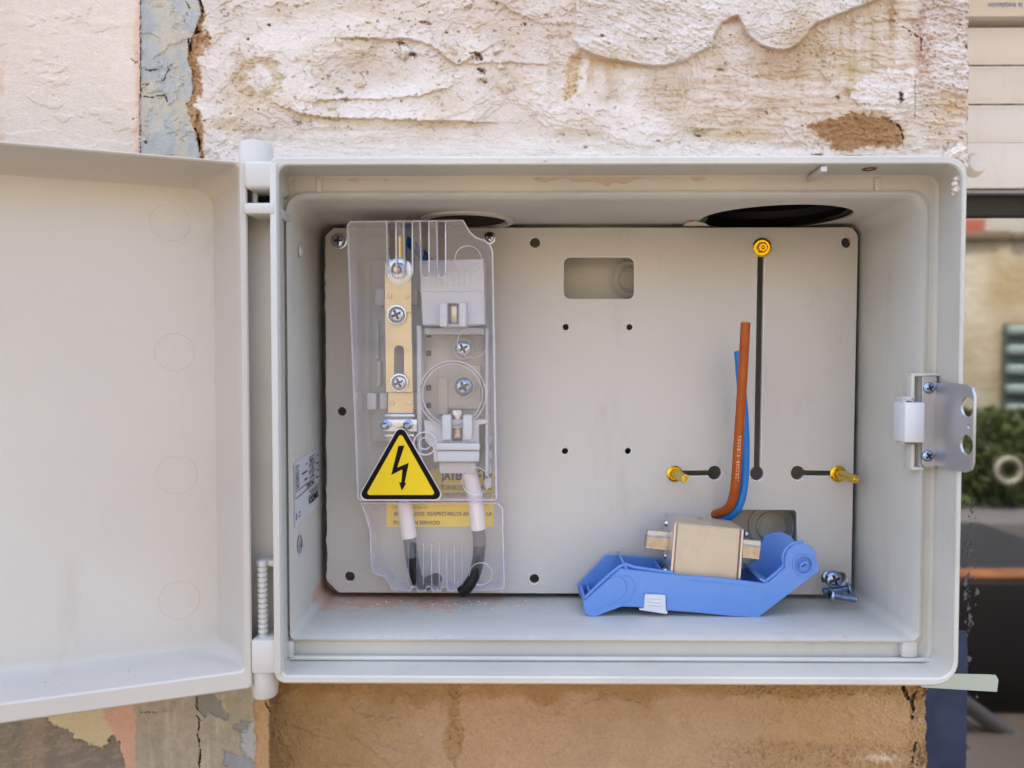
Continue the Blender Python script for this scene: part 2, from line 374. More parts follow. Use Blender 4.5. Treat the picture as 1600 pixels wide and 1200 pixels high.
def build_wall():
    YB = .43
    EX = P(1514, 120, YB).x                 # the corner of the wall beside the window
    xs = np.concatenate([np.arange(-900, -20, 22), np.arange(-20, 1430, 1.4), np.arange(1430, 1517, 1.3)])
    ys = np.concatenate([np.arange(-700, -12, 18), np.arange(-12, 262, 1.35), np.arange(262, 1058, 9), np.arange(1058, 1212, 1.35), np.arange(1212, 1800, 22)])
    X, Y = np.meshgrid(xs, ys)
    S0 = X.shape
    f1 = fbm(X, Y, 9, 1, 5, .62); f2 = fbm(X, Y, 45, 5, 5); f3 = fbm(X, Y, 160, 9, 3); ff = fbm(X, Y, 3.2, 21, 3, .6)
    fx = fbm(X * .16, Y, 6, 31, 4)              # long horizontal brushing
    fv = fbm(X, Y * .14, 9, 41, 3)
    WX = X + f1 * 7 + f2 * 5 + ff * 3; WY = Y + fbm(X, Y, 10, 77, 5, .65) * 8
    h = f3 * 1.6 + f2 * 1.3 + f1 * .62 + ff * .26           # millimetres
    rough = np.clip(f2 * 1.4 + .35, 0, 1)
    h = f3 * 1.8 + f2 * 1.0 + f1 * .34 + ff * .22
    h += rough * (fbm(X * .6, Y, 7, 51, 5, .7) * .55)
    lay = fbm(X + f1 * 5, (Y + ff) * 1.35, 90, 301, 5, .52); lm = np.zeros(S0)
    for t_, k_ in ((-.30, .8), (-.16, 1.0), (-.02, .7), (.12, 1.1), (.27, .9)): lm += sm(t_ - .010, t_ + .010, lay) * k_      # broken skins of plaster with crisp edges
    h += lm * .62
    rid = np.clip(1 - np.abs(fbm(X * .45 + Y * .25, Y - X * .12, 11, 311, 3)) * 3.2, 0, 1) ** 5
    h += rid * sm(.0, .35, fbm(X, Y, 60, 315, 3)) * .7
    h -= sm(.55, .75, fbm(X, Y, 5, 321, 3, .6) + f2 * .3) * 1.2
    C = np.zeros(S0 + (3,)); W = np.array((226, 215, 209.)); C[:] = W
    def blend(mask, rgb):
        m = np.clip(mask, 0, 1)[..., None]; C[:] = C * (1 - m) + np.array(rgb, float) * m
    blend(sm(.05, .55, f2 + f3 * .5) * .55, (217, 201, 180))
    blend(sm(.0, .5, -f2 + f1 * .3) * .35, (236, 228, 224))
    C[:] = C + (lm - 2)[..., None] * np.array((2.2, 3.0, 4.0)); blend(sm(-.02, .0, -np.abs(lay - .12)) * 0 + sm(.03, .0, np.abs(lay + .16)) * .18, (186, 164, 138))
    # trowel lips: the plaster above / left of each line stands proud, its edge rounded
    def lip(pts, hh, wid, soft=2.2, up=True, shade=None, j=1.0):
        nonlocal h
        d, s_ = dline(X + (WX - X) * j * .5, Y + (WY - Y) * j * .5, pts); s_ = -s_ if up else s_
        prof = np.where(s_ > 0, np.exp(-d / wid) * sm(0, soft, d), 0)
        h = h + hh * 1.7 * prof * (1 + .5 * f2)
        blend((s_ < 0) * np.exp(-d / 6) * .35 * (1 + f1), shade or (208, 190, 168))  # tan band painted below each lip as its shadow
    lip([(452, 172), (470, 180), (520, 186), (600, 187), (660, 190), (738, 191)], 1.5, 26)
    blend(sm(9, 4, dline(X, Y, [(455, 177), (520, 190), (600, 192), (735, 194)])[0] + f1 * 2) * .7, (211, 192, 168))  # tan streak and the ridge's shadow, both put into the colour
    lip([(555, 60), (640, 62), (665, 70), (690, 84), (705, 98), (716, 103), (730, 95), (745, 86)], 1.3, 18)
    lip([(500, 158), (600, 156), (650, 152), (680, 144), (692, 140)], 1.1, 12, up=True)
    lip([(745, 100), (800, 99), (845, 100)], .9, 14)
    lip([(780, 5), (840, 35), (900, 40)], .6, 30, up=True, j=2)
    LB = [(900, 52), (897, 64), (905, 76), (925, 86), (950, 94), (980, 98), (1010, 104), (1040, 104), (1068, 97), (1090, 85), (1112, 74), (1117, 55), (1130, 38), (1152, 26), (1160, 40), (1170, 58), (1185, 70), (1205, 78), (1225, 80), (1245, 74), (1262, 56), (1272, 40), (1300, 28), (1350, 10), (1400, -12), (1500, -120), (900, -200)]
    dB = inpoly(X + f1 * 1.5, Y + f1 * 1.5, LB)
    h += np.where(dB > 0, 4.4 * sm(0, 3.4, dB) * np.exp(-np.clip(dB, 0, 400) / 90) + .3, 0)
    blend(sm(-1, 3, dB) * .6, (228, 222, 219)); blend(sm(1.5, -.5, np.abs(dB + .5)) * .25, (190, 168, 142))
    diag = fbm((X * .9 + Y * 1.6) * .16, (Y * .9 - X * .45) * 1.0, 5, 61, 4)
    h += (dB > 0) * sm(1250, 1000, X) * diag * 1.0 + (dB > 0) * ff * .25
    # beige brushed coat below and right of the lip
    dbr = inpoly(WX, WY + f2 * 14, [(980, 108), (1100, 118), (1118, 82), (1150, 98), (1240, 86), (1275, 55), (1400, -30), (1435, -30), (1436, 120), (1514, 150), (1514, 236), (1100, 222), (1040, 190), (1000, 160)])
    kb = sm(-14, 16, dbr)
    blend(kb * (.50 + .35 * fx + .35 * f2), (209, 189, 165))
    h += kb * (fx * 1.0 + f1 * .3)
    blend(kb * sm(.1, .6, fv) * .45 * sm(170, 120, Y), (188, 166, 130))
    blend(kb * sm(.1, .6, -fv) * .5 * sm(170, 120, Y), (233, 226, 220))
    for (cx, cy, rx, ry, kk, cc) in ((1255, 62, 26, 40, .6, (190, 166, 128)), (1212, 100, 50, 20, .55, (188, 158, 128)), (1232, 118, 30, 8, .6, (178, 144, 108)), (1330, 108, 16, 18, .5, (196, 176, 130)), (1393, 25, 5, 36, .8, (178, 150, 112)), (1365, 60, 10, 40, .5, (205, 188, 155)), (1146, 30, 12, 6, .7, (205, 166, 140)),
                                  (1328, 147, 12, 5, .8, (176, 150, 100)), (1250, 165, 60, 6, .4, (190, 160, 125)), (1150, 213, 60, 5, .6, (196, 170, 125)), (1090, 205, 18, 4, .8, (150, 128, 90)), (1490, 160, 24, 14, .6, (205, 172, 130)),
                                  (1445, 95, 10, 30, .8, (188, 140, 112)), (1440, 60, 4, 24, .8, (168, 112, 90)), (1442, 15, 5, 20, .7, (166, 124, 100)), (1425, 34, 10, 8, .7, (176, 138, 108)), (1480, 40, 26, 10, .5, (208, 180, 156)), (1475, 60, 30, 6, .5, (206, 176, 150)),
                                  (950, 98, 34, 12, .7, (206, 178, 140)), (920, 110, 10, 24, .7, (204, 176, 142)), (955, 130, 16, 22, .6, (200, 178, 150)), (950, 152, 16, 8, .6, (180, 152, 124)), (800, 128, 40, 14, .4, (212, 192, 164)), (550, 16, 60, 12, .55, (214, 194, 166)), (700, 165, 30, 16, .5, (216, 196, 174)), (620, 118, 50, 10, .35, (214, 198, 176)), (935, 232, 22, 6, .7, (205, 182, 148)), (860, 212, 60, 5, .5, (214, 194, 168)), (860, 234, 40, 4, .4, (215, 198, 176)), (345, 20, 24, 12, .4, (196, 192, 186)), (440, 24, 70, 9, .4, (218, 204, 182)), (400, 158, 50, 7, .5, (208, 188, 156)), (350, 197, 40, 8, .6, (206, 184, 154))):
        q = ((WX - cx) / rx) ** 2 + ((WY - cy) / ry) ** 2
        blend(np.exp(-q * .8) * kk * (1 + f1 * .8), cc); h -= np.exp(-q) * kk * .9 * (1 + f1)
    # rough pitted plaster by the corner
    kr = sm(1432, 1442, WX) * sm(175, 140, Y)
    blend(kr * .5, (226, 216, 212)); h += kr * (fbm(X, Y * 1.8, 9, 71, 4, .7) * 1.6)
    # white filler patch
    q = inpoly(WX, WY, [(1338, 128), (1360, 112), (1432, 105), (1436, 180), (1400, 190), (1378, 176), (1345, 165), (1325, 150)])
    blend(sm(-3, 5, q) * .8, (236, 229, 228)); h += sm(-1, 4, q) * .8
    # exposed brown patch
    q = inpoly(WX, WY, [(1262, 196), (1290, 186), (1325, 180), (1352, 178), (1392, 186), (1411, 200), (1412, 226), (1385, 233), (1345, 232), (1300, 243), (1296, 225), (1280, 214)])
    q = q + f1 * 5 + ff * 2; blend(sm(-16, 9, q) * .55, (196, 166, 132)); blend(sm(-3, 6, q) * .85, (172, 134, 96)); blend(sm(0, 6, q) * sm(-.2, .5, f1 + ff) * .6, (142, 100, 62)); h -= sm(-2, 3, q) * (1.5 - ff * .5)
    # bright trowelled band above the box
    kb2 = sm(218, 232, Y + f2 * 14 + f1 * 5 - 10 * sm(1000, 1300, X)) * sm(395, 430, X) * sm(1510, 1470, X) * (1 - sm(0, 6, q))
    blend(kb2 * .85, (238, 230, 226)); h = h * (1 - kb2 * .5) + kb2 * (fx * .3 + .5)
    kc = sm(196, 206, Y) * sm(430, 470, X) * sm(900, 840, X)
    blend(kc * .5, (236, 227, 223)); h = h * (1 - .4 * kc) + kc * fx * .35
    # vertical smooth tongue
    q = inpoly(WX, WY, [(860, 55), (888, 54), (885, 110), (876, 168), (852, 170), (858, 110)])
    h -= sm(-3, 4, q) * 1.3; blend(sm(-3, 4, q) * .6, (226, 214, 202))
    q = inpoly(WX, WY, [(888, 84), (908, 88), (902, 150), (880, 162)])
    blend(sm(-2, 3, q) * .75, (210, 182, 138)); h -= sm(-2, 3, q) * (1.2 - ff)
    q = inpoly(WX, WY, [(911, 92), (920, 92), (914, 146), (903, 148)]); blend(sm(-1, 2, q) * .8, (236, 229, 226)); h += sm(-2, 3, q) * .6
    # ring mark, pock marks, lumps
    dr = np.abs(np.hypot((WX - 403) / 1.15, WY - 122) - 27)
    k = sm(12, 3, dr + f1 * 5); blend(k * .7, (208, 188, 158)); h += k * (fbm(X, Y, 4, 81, 3) * 1.1 - .6)
    for (cx, cy, r_, hh) in ((631, 80, 11, 4.5), (752, 120, 7, 3), (790, 132, 13, 2.2), (564, 127, 9, 1.6), (778, 80, 6, 1.8), (782, 102, 6, 1.8), (530, 66, 6, 1.2), (1180, 118, 5, 1.2), (1500, 232, 10, 4), (1488, 238, 10, 3)):
        q = np.hypot(WX - cx, (WY - cy) * 1.15) / r_; h += hh * np.sqrt(np.clip(1 - q * q, 0, 1)); blend(sm(1.1, .6, q) * .5, (222, 210, 190))
    pits = [(645, 86, 5, 4, 4), (745, 88, 7, 5, 4), (751, 110, 5, 4, 4), (757, 128, 4, 3, 3), (628, 67, 7, 3, 3), (667, 37, 8, 2.5, 2.5), (820, 38, 2.5, 2.5, 3), (531, 143, 7, 3, 2), (541, 156, 6, 4, 2), (942, 55, 3.5, 2.5, 3), (952, 67, 2.5, 2, 2), (915, 233, 4, 2.5, 2.5), (466, 193, 6, 4, 2), (421, 40, 2, 2, 3), (387, 61, 2, 2, 3), (405, 172, 1.6, 1.6, 3), (627, 158, 1.6, 1.6, 3), (1309, 152, 4, 3, 3), (1197, 175, 4, 2, 2.5), (1512, 72, 4, 3, 3), (1410, 155, 6, 3, 5), (1408, 148, 2.5, 8, 4), (1252, 196, 5, 1.6, 2), (1124, 110, 4, 2, 2), (1028, 219, 5, 2, 2), (1335, 80, 3, 2, 1), (1090, 212, 5, 3, 3), (1340, 243, 20, 1.3, 3), (1276, 243, 8, 1.2, 3), (699, 50, 3, 2, 2), (716, 49, 3, 2, 1.5), (775, 5, 4, 3, 2), (855, 25, 4, 3, 1.5), (307, 52, 3, 4, 4), (298, 71, 3, 8, 5), (306, 46, 4, 6, 5), (311, 225, 3, 12, 5), (309, 180, 2.5, 6, 4)]
    for i in range(110):
        pits.append((RNG.uniform(320, 1100), RNG.uniform(0, 215), RNG.uniform(.6, 1.2), RNG.uniform(.6, 1.1), RNG.uniform(.6, 1.5)))
    for i in range(60):
        pits.append((RNG.uniform(1440, 1512), RNG.uniform(0, 235), RNG.uniform(.8, 2.0), RNG.uniform(.7, 1.6), RNG.uniform(1.0, 2.2)))
    for (cx, cy, rx, ry, dp) in pits:
        i0, i1 = np.searchsorted(xs, (cx - rx * 4 - 4, cx + rx * 4 + 4)); j0, j1 = np.searchsorted(ys, (cy - ry * 4 - 4, cy + ry * 4 + 4)); sl = (slice(j0, j1), slice(i0, i1))
        rx *= .8; ry *= .8; q = ((X[sl] + (f1[sl] * 1.6 + ff[sl]) * rx - cx) / rx) ** 2 + ((Y[sl] + (f2[sl] * 2 + ff[sl] * 1.6) * ry - cy) / ry) ** 2
        k = np.exp(-q ** 1.5); h[sl] -= k * dp
        m_ = (np.exp(-q) * min(.6, .14 * dp + .05))[..., None]; C[sl] = C[sl] * (1 - m_) + np.array((120, 92, 70.)) * m_
    # left smooth plaster
    kl = sm(219, 216, X + f1 * 1.2)
    C[:] = np.where(kl[..., None] > .5, np.array((228, 214, 202.)) + (f3 * 5)[..., None] + (f2 * np.array((3, 5, 7))[:, None, None]).transpose(1, 2, 0), C)
    hl = f3 * .8 + f2 * .25 + ff * .03 + fbm(X * .5, Y, 8, 91, 4) * .14 + .6
    h = np.where(kl > .5, hl + .35 * (sm(-.01, .01, fbm(X + f1 * 5, Y * 1.6, 90, 331, 5, .55) - .1)), h)
    blend(kl * sm(13, 2, 219 - X + f1 * 5 + f2 * 4) * .75, (224, 180, 156))
    blend(kl * sm(10, 2, X + f2 * 8 + f1 * 4) * sm(.1, .3, fbm(X, Y, 40, 99, 3)) * .45, (218, 182, 158))
    # blue grey painted strip
    bx = np.interp(ys, [-700, 0, 22, 45, 60, 75, 95, 112, 150, 165, 185, 205, 240, 300], [310, 312, 314, 306, 300, 294, 292, 300, 300, 290, 298, 304, 313, 312])[:, None] + f1 * 2.5
    kp = (X >= 219 - f1 * 1.2) & (X < bx) & (Y < 700)
    hp = f3 * .5 + f2 * .35 + ff * .06 - .5
    hp = hp + .5 * sm(-.01, .01, fbm(X + f1 * 6, Y, 38, 361, 5, .6) - .05); h = np.where(kp, hp, h)
    base = np.array((184, 187, 188.)) + (f2 * 7)[..., None]
    C[:] = np.where(kp[..., None], base, C)
    cm = sm(-.05, .3, fbm(X, Y, 38, 111, 5, .6) + .25 * sm(60, 140, Y) - .2 * sm(250, 222, X)) * kp
    blend(cm * .75, (205, 194, 174)); blend(kp * sm(.2, .6, fbm(X, Y, 12, 121, 4)) * .35, (196, 192, 184))
    blend(kp * sm(-.1, .45, fbm(X * 1.5 + Y * .6, Y * .5 - X * .4, 9, 131, 4, .6)) * .3, (150, 157, 164))
    # brown crevice right of the strip
    dc = X - bx; wv = np.interp(ys, [-700, 0, 40, 60, 75, 90, 100, 170, 190, 235, 300], [1, 3, 9, 26, 30, 22, 14, 14, 18, 5, 2])[:, None] * (1 + f1 * .5)
    kc = (dc >= 0) * sm(1.2, .7, dc / wv) * (Y < 700)
    blend(kc * .9, (186, 148, 108)); blend(kc * sm(0, .4, f1) * .6, (146, 108, 72)); h -= kc * (2.0 - fbm(X, Y, 5, 141, 4) * 1.8)
    # lower left: old paint layers
    lo = Y > 900
    h = np.where(lo & (X < 425), f3 * .6 + f2 * .4 + ff * .1 - .6, h)
    C[:] = np.where((lo & (X < 425))[..., None], np.array((170, 160, 144.)) + (f2 * 10)[..., None], C)
    kL = lo * 1.0
    blend(kL * (X < 425) * sm(.0, .5, fv) * .4, (198, 188, 172)); blend(kL * (X < 425) * sm(-.1, .5, fbm(X, Y, 8, 145, 4)) * .35, (148, 138, 122))
    q = inpoly(WX, WY, [(150, 1000), (211, 1000), (211, 1300), (200, 1300), (192, 1188), (186, 1165), (178, 1150), (160, 1168), (150, 1120)]); blend(kL * sm(-1, 1, q), (206, 166, 146))
    q = inpoly(WX, WY, [(74, 1000), (158, 1000), (160, 1120), (178, 1148), (168, 1168), (150, 1164), (120, 1150), (100, 1136), (85, 1130), (74, 1128)]); blend(kL * sm(-1, 1, q), (203, 188, 156))
    q2 = inpoly(WX, WY, [(-2000, 1000), (74, 1000), (75, 1130), (100, 1137), (122, 1152), (148, 1166), (165, 1170), (178, 1150), (190, 1172), (197, 1200), (196, 2300), (-2000, 2300)])
    blend(kL * sm(-.8, .8, q2), (132, 124, 114)); blend(kL * sm(0, 2, q2) * sm(-.1, .5, fbm(X * .6 + Y, Y - X * .3, 10, 151, 5, .6)) * .6, (164, 152, 136)); blend(kL * sm(0, 2, q2) * sm(30, 5, np.abs(X - 52)) * .35, (186, 160, 138))
    h -= kL * sm(-.6, .6, q2) * (1.4 - fbm(X, Y, 6, 155, 3) * .5)
    for poly, cc in (([(312, 1078), (335, 1084), (348, 1098), (358, 1120), (352, 1126), (330, 1116), (318, 1118), (308, 1105)], (142, 138, 134)), ([(364, 1128), (392, 1128), (384, 1143), (374, 1146), (366, 1138)], (148, 144, 140)), ([(350, 1172), (372, 1178), (402, 1200), (402, 1300), (346, 1300)], (150, 155, 166)), ([(375, 1140), (398, 1125), (398, 1190), (380, 1180)], (178, 180, 182))):
        q = inpoly(WX, WY, poly); blend(kL * sm(-1, 1, q) * .9, cc); h -= kL * sm(-1, 1, q) * .9
    # orange edge of the cut, then the recessed mud render below the box
    ke = kL * sm(397, 401, WX) * sm(428, 424, WX); blend(ke, (192, 156, 118)); h -= ke * (1.5 - f1)
    km = kL * sm(420, 426, X + f1 * 3)
    h = np.where(km > 0, h * (1 - km) + km * (-30 + f3 * 1.8 + f2 * 1.6 + f1 * .45 + ff * .5 + fbm(X, Y, 3, 161, 3, .7) * .6 + fbm(X, Y, 1.9, 345, 2, .8) * .35 + .7 * sm(-.012, .012, fbm(X + f1 * 4, Y + ff, 110, 341, 5, .5) - .12)), h)
    mud = np.array((174, 147, 120.)) + (f2 * 9 + ff * 7)[..., None]
    C[:] = C * (1 - km[..., None]) + mud * km[..., None]
    blend(km * sm(700, 480, X + f2 * 60) * .75, (150, 124, 86)); blend(km * sm(680, 740, X + f2 * 20) * sm(960, 800, X) * .5, (182, 148, 120))
    blend(km * sm(1150, 1250, X + f2 * 50) * .6, (176, 144, 102)); blend(km * sm(1100, 1080, Y + f2 * 20 + f1 * 6) * .45, (140, 104, 56))
    blend(km * sm(.1, .5, ff + f1 * .4) * .3, (134, 100, 66)); blend(km * sm(.15, .5, -ff) * .25, (205, 176, 140))
    q = inpoly(WX, WY, [(700, 1060), (716, 1062), (718, 1120), (724, 1150), (712, 1196), (694, 1176), (692, 1160), (702, 1130)])
    blend(km * sm(-3, 2, q) * .5, (160, 124, 82)); h -= km * sm(-3, 3, q) * (1.2 - fbm(X, Y, 5, 171, 3) * 1.6)
    d, s_ = dline(WX, WY, [(470, 1140), (510, 1155), (545, 1150), (580, 1172), (612, 1200), (680, 1260)]); h += km * np.where(s_ < 0, 2.2 * np.exp(-d / 22) * sm(0, 3, d), 0)
    rr_ = km * sm(1060, 1200, X + f2 * 60) * (sm(1150, 1165, Y + f2 * 16) + sm(1092, 1084, Y + f1 * 8) * .9 + sm(1418, 1424, X))
    h += rr_ * (fbm(X, Y, 7, 181, 5, .7) * 2.4 - .4); blend(rr_ * sm(.1, .6, f1) * .5, (140, 104, 66))
    q = ((WX - 1378) / 28) ** 2 + ((WY - 1185) / 7) ** 2; blend(km * np.exp(-q) * .8, (222, 204, 192))
    blend(km * sm(1440, 1466, X) * .5, (200, 168, 132))
    q = ((WX - 1140) / 60) ** 2 + ((WY - 1170) / 18) ** 2
    # cracks
    cracks = [([(219, 107), (230, 110), (245, 108)], 1.0, 2), ([(268, 102), (262, 112), (256, 124), (250, 127)], .7, 1.5), ([(226, 150), (234, 153), (246, 150), (256, 149), (262, 158)], .8, 2), ([(219, 132), (238, 131)], .5, 1), ([(292, 5), (296, 12), (291, 28), (287, 36)], .7, 2), ([(219, 221), (229, 222)], 1.0, 2), ([(290, 0), (295, 8)], .5, 1), ([(205, 92), (211, 97), (219, 96)], .6, 1), ([(205, 188), (215, 183)], .5, 1), ([(311, 0), (315, 8), (318, 20)], 1.6, 4), ([(294, 62), (297, 78)], 2.0, 5), ([(305, 200), (311, 218), (313, 240)], 1.6, 5), ([(306, 1115), (312, 1124), (311, 1135), (309, 1150), (313, 1168), (312, 1184), (311, 1215)], 1.4, 4), ([(308, 1082), (309, 1108)], 1.2, 4), ([(1386, 186), (1400, 192), (1406, 200), (1410, 210), (1410, 222)], 1.1, 4), ([(1392, 30), (1438, 60), (1440, 90)], .8, 2), ([(1429, 125), (1430, 185)], .5, .8), ([(1408, 1070), (1414, 1086), (1424, 1096), (1426, 1110), (1423, 1122)], 3.2, 7), ([(1424, 1090), (1434, 1078)], 2.0, 5), ([(1430, 1160), (1424, 1200)], 1.2, 4), ([(413, 1080), (416, 1100), (422, 1114)], 1.0, 4), ([(220, 1112), (246, 1113), (270, 1110)], .5, 1), ([(219, 0), (219, 240)], .7, 1.2)]
    for pts, wd, dp in cracks:
        a = np.array(pts); i0, i1 = np.searchsorted(xs, (a[:, 0].min() - 12, a[:, 0].max() + 12)); j0, j1 = np.searchsorted(ys, (a[:, 1].min() - 12, a[:, 1].max() + 12)); sl = (slice(j0, j1), slice(i0, i1))
        d, _ = dline(X[sl] + f1[sl] * 3, Y[sl] + ff[sl] * 2.5, pts); k = sm(wd * .6 + .55, wd * .3, d + (f1[sl] * 1.2 + ff[sl] * 1.2 + .25) * wd) ; h[sl] -= k * dp
        m_ = (k * min(.8, .25 + .13 * dp))[..., None]; C[sl] = C[sl] * (1 - m_) + np.array((108, 86, 68.)) * m_
    C[:] = np.clip(C + (ff * 5 + f1 * 4)[..., None] * (1 + (km > .5) * .8)[..., None], 5, 245)
    # ---- place the vertices
    rag = fbm(Y, Y * 0, 14, 201, 4) * 3
    D = MW @ np.stack([(X - 800).ravel(), -(Y - 600).ravel(), np.full(X.size, -FPX)])
    Yw = (YB - h / 1000).ravel(); k = Yw / D[1]
    V = np.stack([D[0] * k, Yw, CAMZ + D[2] * k], 1)
    # right edge: stop at the corner of the wall, its surface rounding back
    ex = EX + (rag.ravel()) * .00045 - .003 * sm(262, 300, Y.ravel()) * sm(1062, 1030, Y.ravel())
    over = V[:, 0] > ex
    V[:, 1] += np.where(V[:, 0] > ex - .003, ((V[:, 0] - ex + .003) / .003).clip(0, 1) ** 2 * .003, 0)
    V[over, 0] = ex[over]
    V = V.reshape(S0 + (3,)); ov = over.reshape(S0)
    C *= 1 + .12 * np.clip(km, 0, 1)[..., None]; LV = lin(np.clip(C, 0, 250)) * np.array((.95, .92, .85))
    # a strip of vertices for the reveal behind the corner
    ny, nx = S0
    idx = np.arange(ny * nx).reshape(ny, nx)
    q = np.stack([idx[:-1, :-1], idx[1:, :-1], idx[1:, 1:], idx[:-1, 1:]], -1)
    cx = (X[:-1, :-1] + X[1:, 1:]) / 2; cy = (Y[:-1, :-1] + Y[1:, 1:]) / 2
    keep = ~((cx > 452) & (cx < 1424) & (cy > 290) & (cy < 1004))
    allover = ov[:-1, :-1] & ov[1:, :-1] & ov[1:, 1:] & ov[:-1, 1:]
    keep &= ~allover
    kpf = kp[:-1, :-1]; kmf = (km[:-1, :-1] > .5); klf = (kl[:-1, :-1] > .5) & (cy < 900); kof = (cy > 900) & ~kmf & (cx < 430)
    Vf = V.reshape(-1, 3); Cf = LV.reshape(-1, 3)
    root = thing('plaster_wall', 'rough old plaster wall, white above the box and brown mud below it', 'wall', tuple(P(900, 1190, YB)))
    org = np.array(ORG[root.name])
    mw = bpy.data.materials.new('old_plaster'); mw.use_nodes = True; n = mw.node_tree; b = n.nodes['Principled BSDF']
    b.inputs['Roughness'].default_value = .92; b.inputs['Specular IOR Level'].default_value = .2
    at = n.nodes.new('ShaderNodeAttribute'); at.attribute_name = 'Col'; g = n.nodes.new('ShaderNodeNewGeometry')
    t = n.nodes.new('ShaderNodeTexNoise'); t.inputs['Scale'].default_value = 900; t.inputs['Detail'].default_value = 5; t.inputs['Roughness'].default_value = .7
    n.links.new(g.outputs['Position'], t.inputs['Vector']); n.links.new(at.outputs['Color'], b.inputs['Base Color'])
    bp = n.nodes.new('ShaderNodeBump'); bp.inputs['Strength'].default_value = .8; bp.inputs['Distance'].default_value = .001
    n.links.new(t.outputs[0], bp.inputs['Height']); n.links.new(bp.outputs[0], b.inputs['Normal'])
    def part(name, mask, label=None):
        ff_ = q[mask & keep].reshape(-1, 4)
        u, inv = np.unique(ff_, return_inverse=True); inv = inv.reshape(-1, 4)
        me = bpy.data.meshes.new(name); me.vertices.add(len(u)); me.vertices.foreach_set('co', (Vf[u] - org).ravel())
        me.loops.add(inv.size); me.loops.foreach_set('vertex_index', inv.ravel().astype(np.int32))
        me.polygons.add(len(inv)); me.polygons.foreach_set('loop_start', np.arange(0, inv.size, 4, dtype=np.int32))
        me.update(calc_edges=True)
        ca = me.color_attributes.new('Col', 'FLOAT_COLOR', 'POINT'); ca.data.foreach_set('color', np.concatenate([Cf[u], np.ones((len(u), 1))], 1).ravel())
        me.materials.append(mw); me.shade_smooth()
        o = bpy.data.objects.new(name, me); COL.objects.link(o); o.parent = root; ORG[o.name] = ORG[root.name]
        if label: o['label'] = label
    part('painted_strip', kpf, 'cracked blue grey painted strip with cream blotches')
    part('mud_render', kmf, 'brown mud render under the box')
    part('smooth_plaster', klf & ~kpf, 'smooth pale pink plaster behind the door')
    part('old_paint', kof, 'flaking layers of grey, yellow and pink paint')
    part('plaster_coat', ~(kpf | kmf | (klf & ~kpf) | kof), 'rough white trowelled plaster above the box')
    mb = MB()                                     # return of the wall towards the window
    m_rev = mat('reveal_plaster', (206, 186, 160), .9, noise=(40, .8, (186, 160, 130)), bump=(300, .6, .002))
    zt, zb = P(1514, -700, YB).z, P(1514, 1800, YB).z
    zm_ = P(1500, 1040, .385).z
    cbox(mb, EX - .02, EX - .0012, YB + .006, .80, zm_, zt, m_rev, c=0); cbox(mb, EX - .022, EX - .0030, YB + .037, .80, zb, zm_, m_rev, c=0)
    mb.build('window_reveal', root)
    return root, EX
WALL, EX = build_wall()
m_facade = mat('facade_render', (214, 196, 172), .9, noise=(6, .6, (196, 176, 150)))
mb = MB(); ztw = P(1514, -700, .43).z - .02
cbox(mb, -6, 6, .455, 4.2, ztw, 5.2, m_facade, 0); cbox(mb, -6, -.60, .455, 4.2, 0, ztw - .002, m_facade, 0); cbox(mb, 1.3, 6, .455, 4.2, 0, ztw - .002, m_facade, 0)  # tall unseen house body added to keep the sun off the wall
tag(mb.build('house', origin=(0, .455, 0)), 'unseen tall house body behind the wall, added to block the sun', 'house')

# ------------------------------------------------------------------ the electrical box
YR, YG, YL, YP, YBK = .385, .410, .406, .487, .516
def wrect(L, T, Rr, B, Y, mx=971, my=657):
    return P(L, my, Y).x, P(Rr, my, Y).x, P(mx, B, Y).z, P(mx, T, Y).z
def ring(rect, Y, r, n=7):
    x0, x1, z0, z1 = rect
    return [Vector((u, Y, v)) for u, v in rr(x0, z0, x1, z1, r, n)]      # r: (BL, BR, TR, TL)
BO = thing('electrical_box', 'open grey plastic electrical box set in the plaster wall', 'electrical box', (P(971, 1070, YR).x, .45, P(971, 1070, YR).z))
o_ = wrect(424, 243, 1506, 1071, YR); oB = (-.1345, *o_[1:])
i_ = wrect(438, 257, 1498, 1058, YR)
def ins(r, d): return (r[0] + d, r[1] - d, r[2] + d, r[3] - d)
g_ = wrect(449, 275, 1459, 1030, YG)
l0 = wrect(450, 298, 1447, 1004, YG); l1 = wrect(450, 299, 1446, 1003, YL)
l2 = wrect(450, 303, 1441, 1000, YL - .0015); l3 = wrect(451, 308, 1438, 997, YL)
b0 = wrect(501, 351, 1337, 932, .493); b1 = wrect(508, 357, 1331, 925, YBK - .004); b2 = wrect(516, 364, 1322, 916, YBK)
rings = [ring(ins(oB, .02), .53, .01), ring(oB, .52, (.005, .010, .010, .005)), ring(oB, .403, (.005, .010, .010, .005)), ring((o_[0] - .001, *o_[1:]), .3985, (.006, .013, .011, .004)), ring(o_, YR + .0012, (.006, .013, .011, .004)), ring(ins(o_, .0011), YR, (.005, .012, .010, .003)),
         ring(ins(i_, -.0006), YR, (.003, .009, .009, .005)), ring(i_, YR + .0008, (.003, .0085, .0085, .005)), ring(g_, YG - .0015, (.002, .006, .008, .004)), ring(ins(g_, .0015), YG, (.002, .005, .007, .004)),
         ring(l0, YG, (.002, .004, .010, .010)), ring(l1, YL, (.002, .004, .010, .010)), ring(l2, YL - .0015, (.003, .004, .009, .009)), ring(l3, YL + .0005, (.003, .004, .008, .008)), ring(ins(l3, .0008), YL + .004, (.004, .005, .009, .009)),
         ring(b0, .493, (.007, .008, .008, .008)), ring(b1, YBK - .004, .008), ring(b2, YBK, .006)]
mb = MB(); loft(mb, rings, m_box, True, True)
HOUS = mb.build('housing', BO)
def zceil(Y): return l3[3] + (b0[3] - l3[3]) * (Y - YL) / (.493 - YL)
cH = []
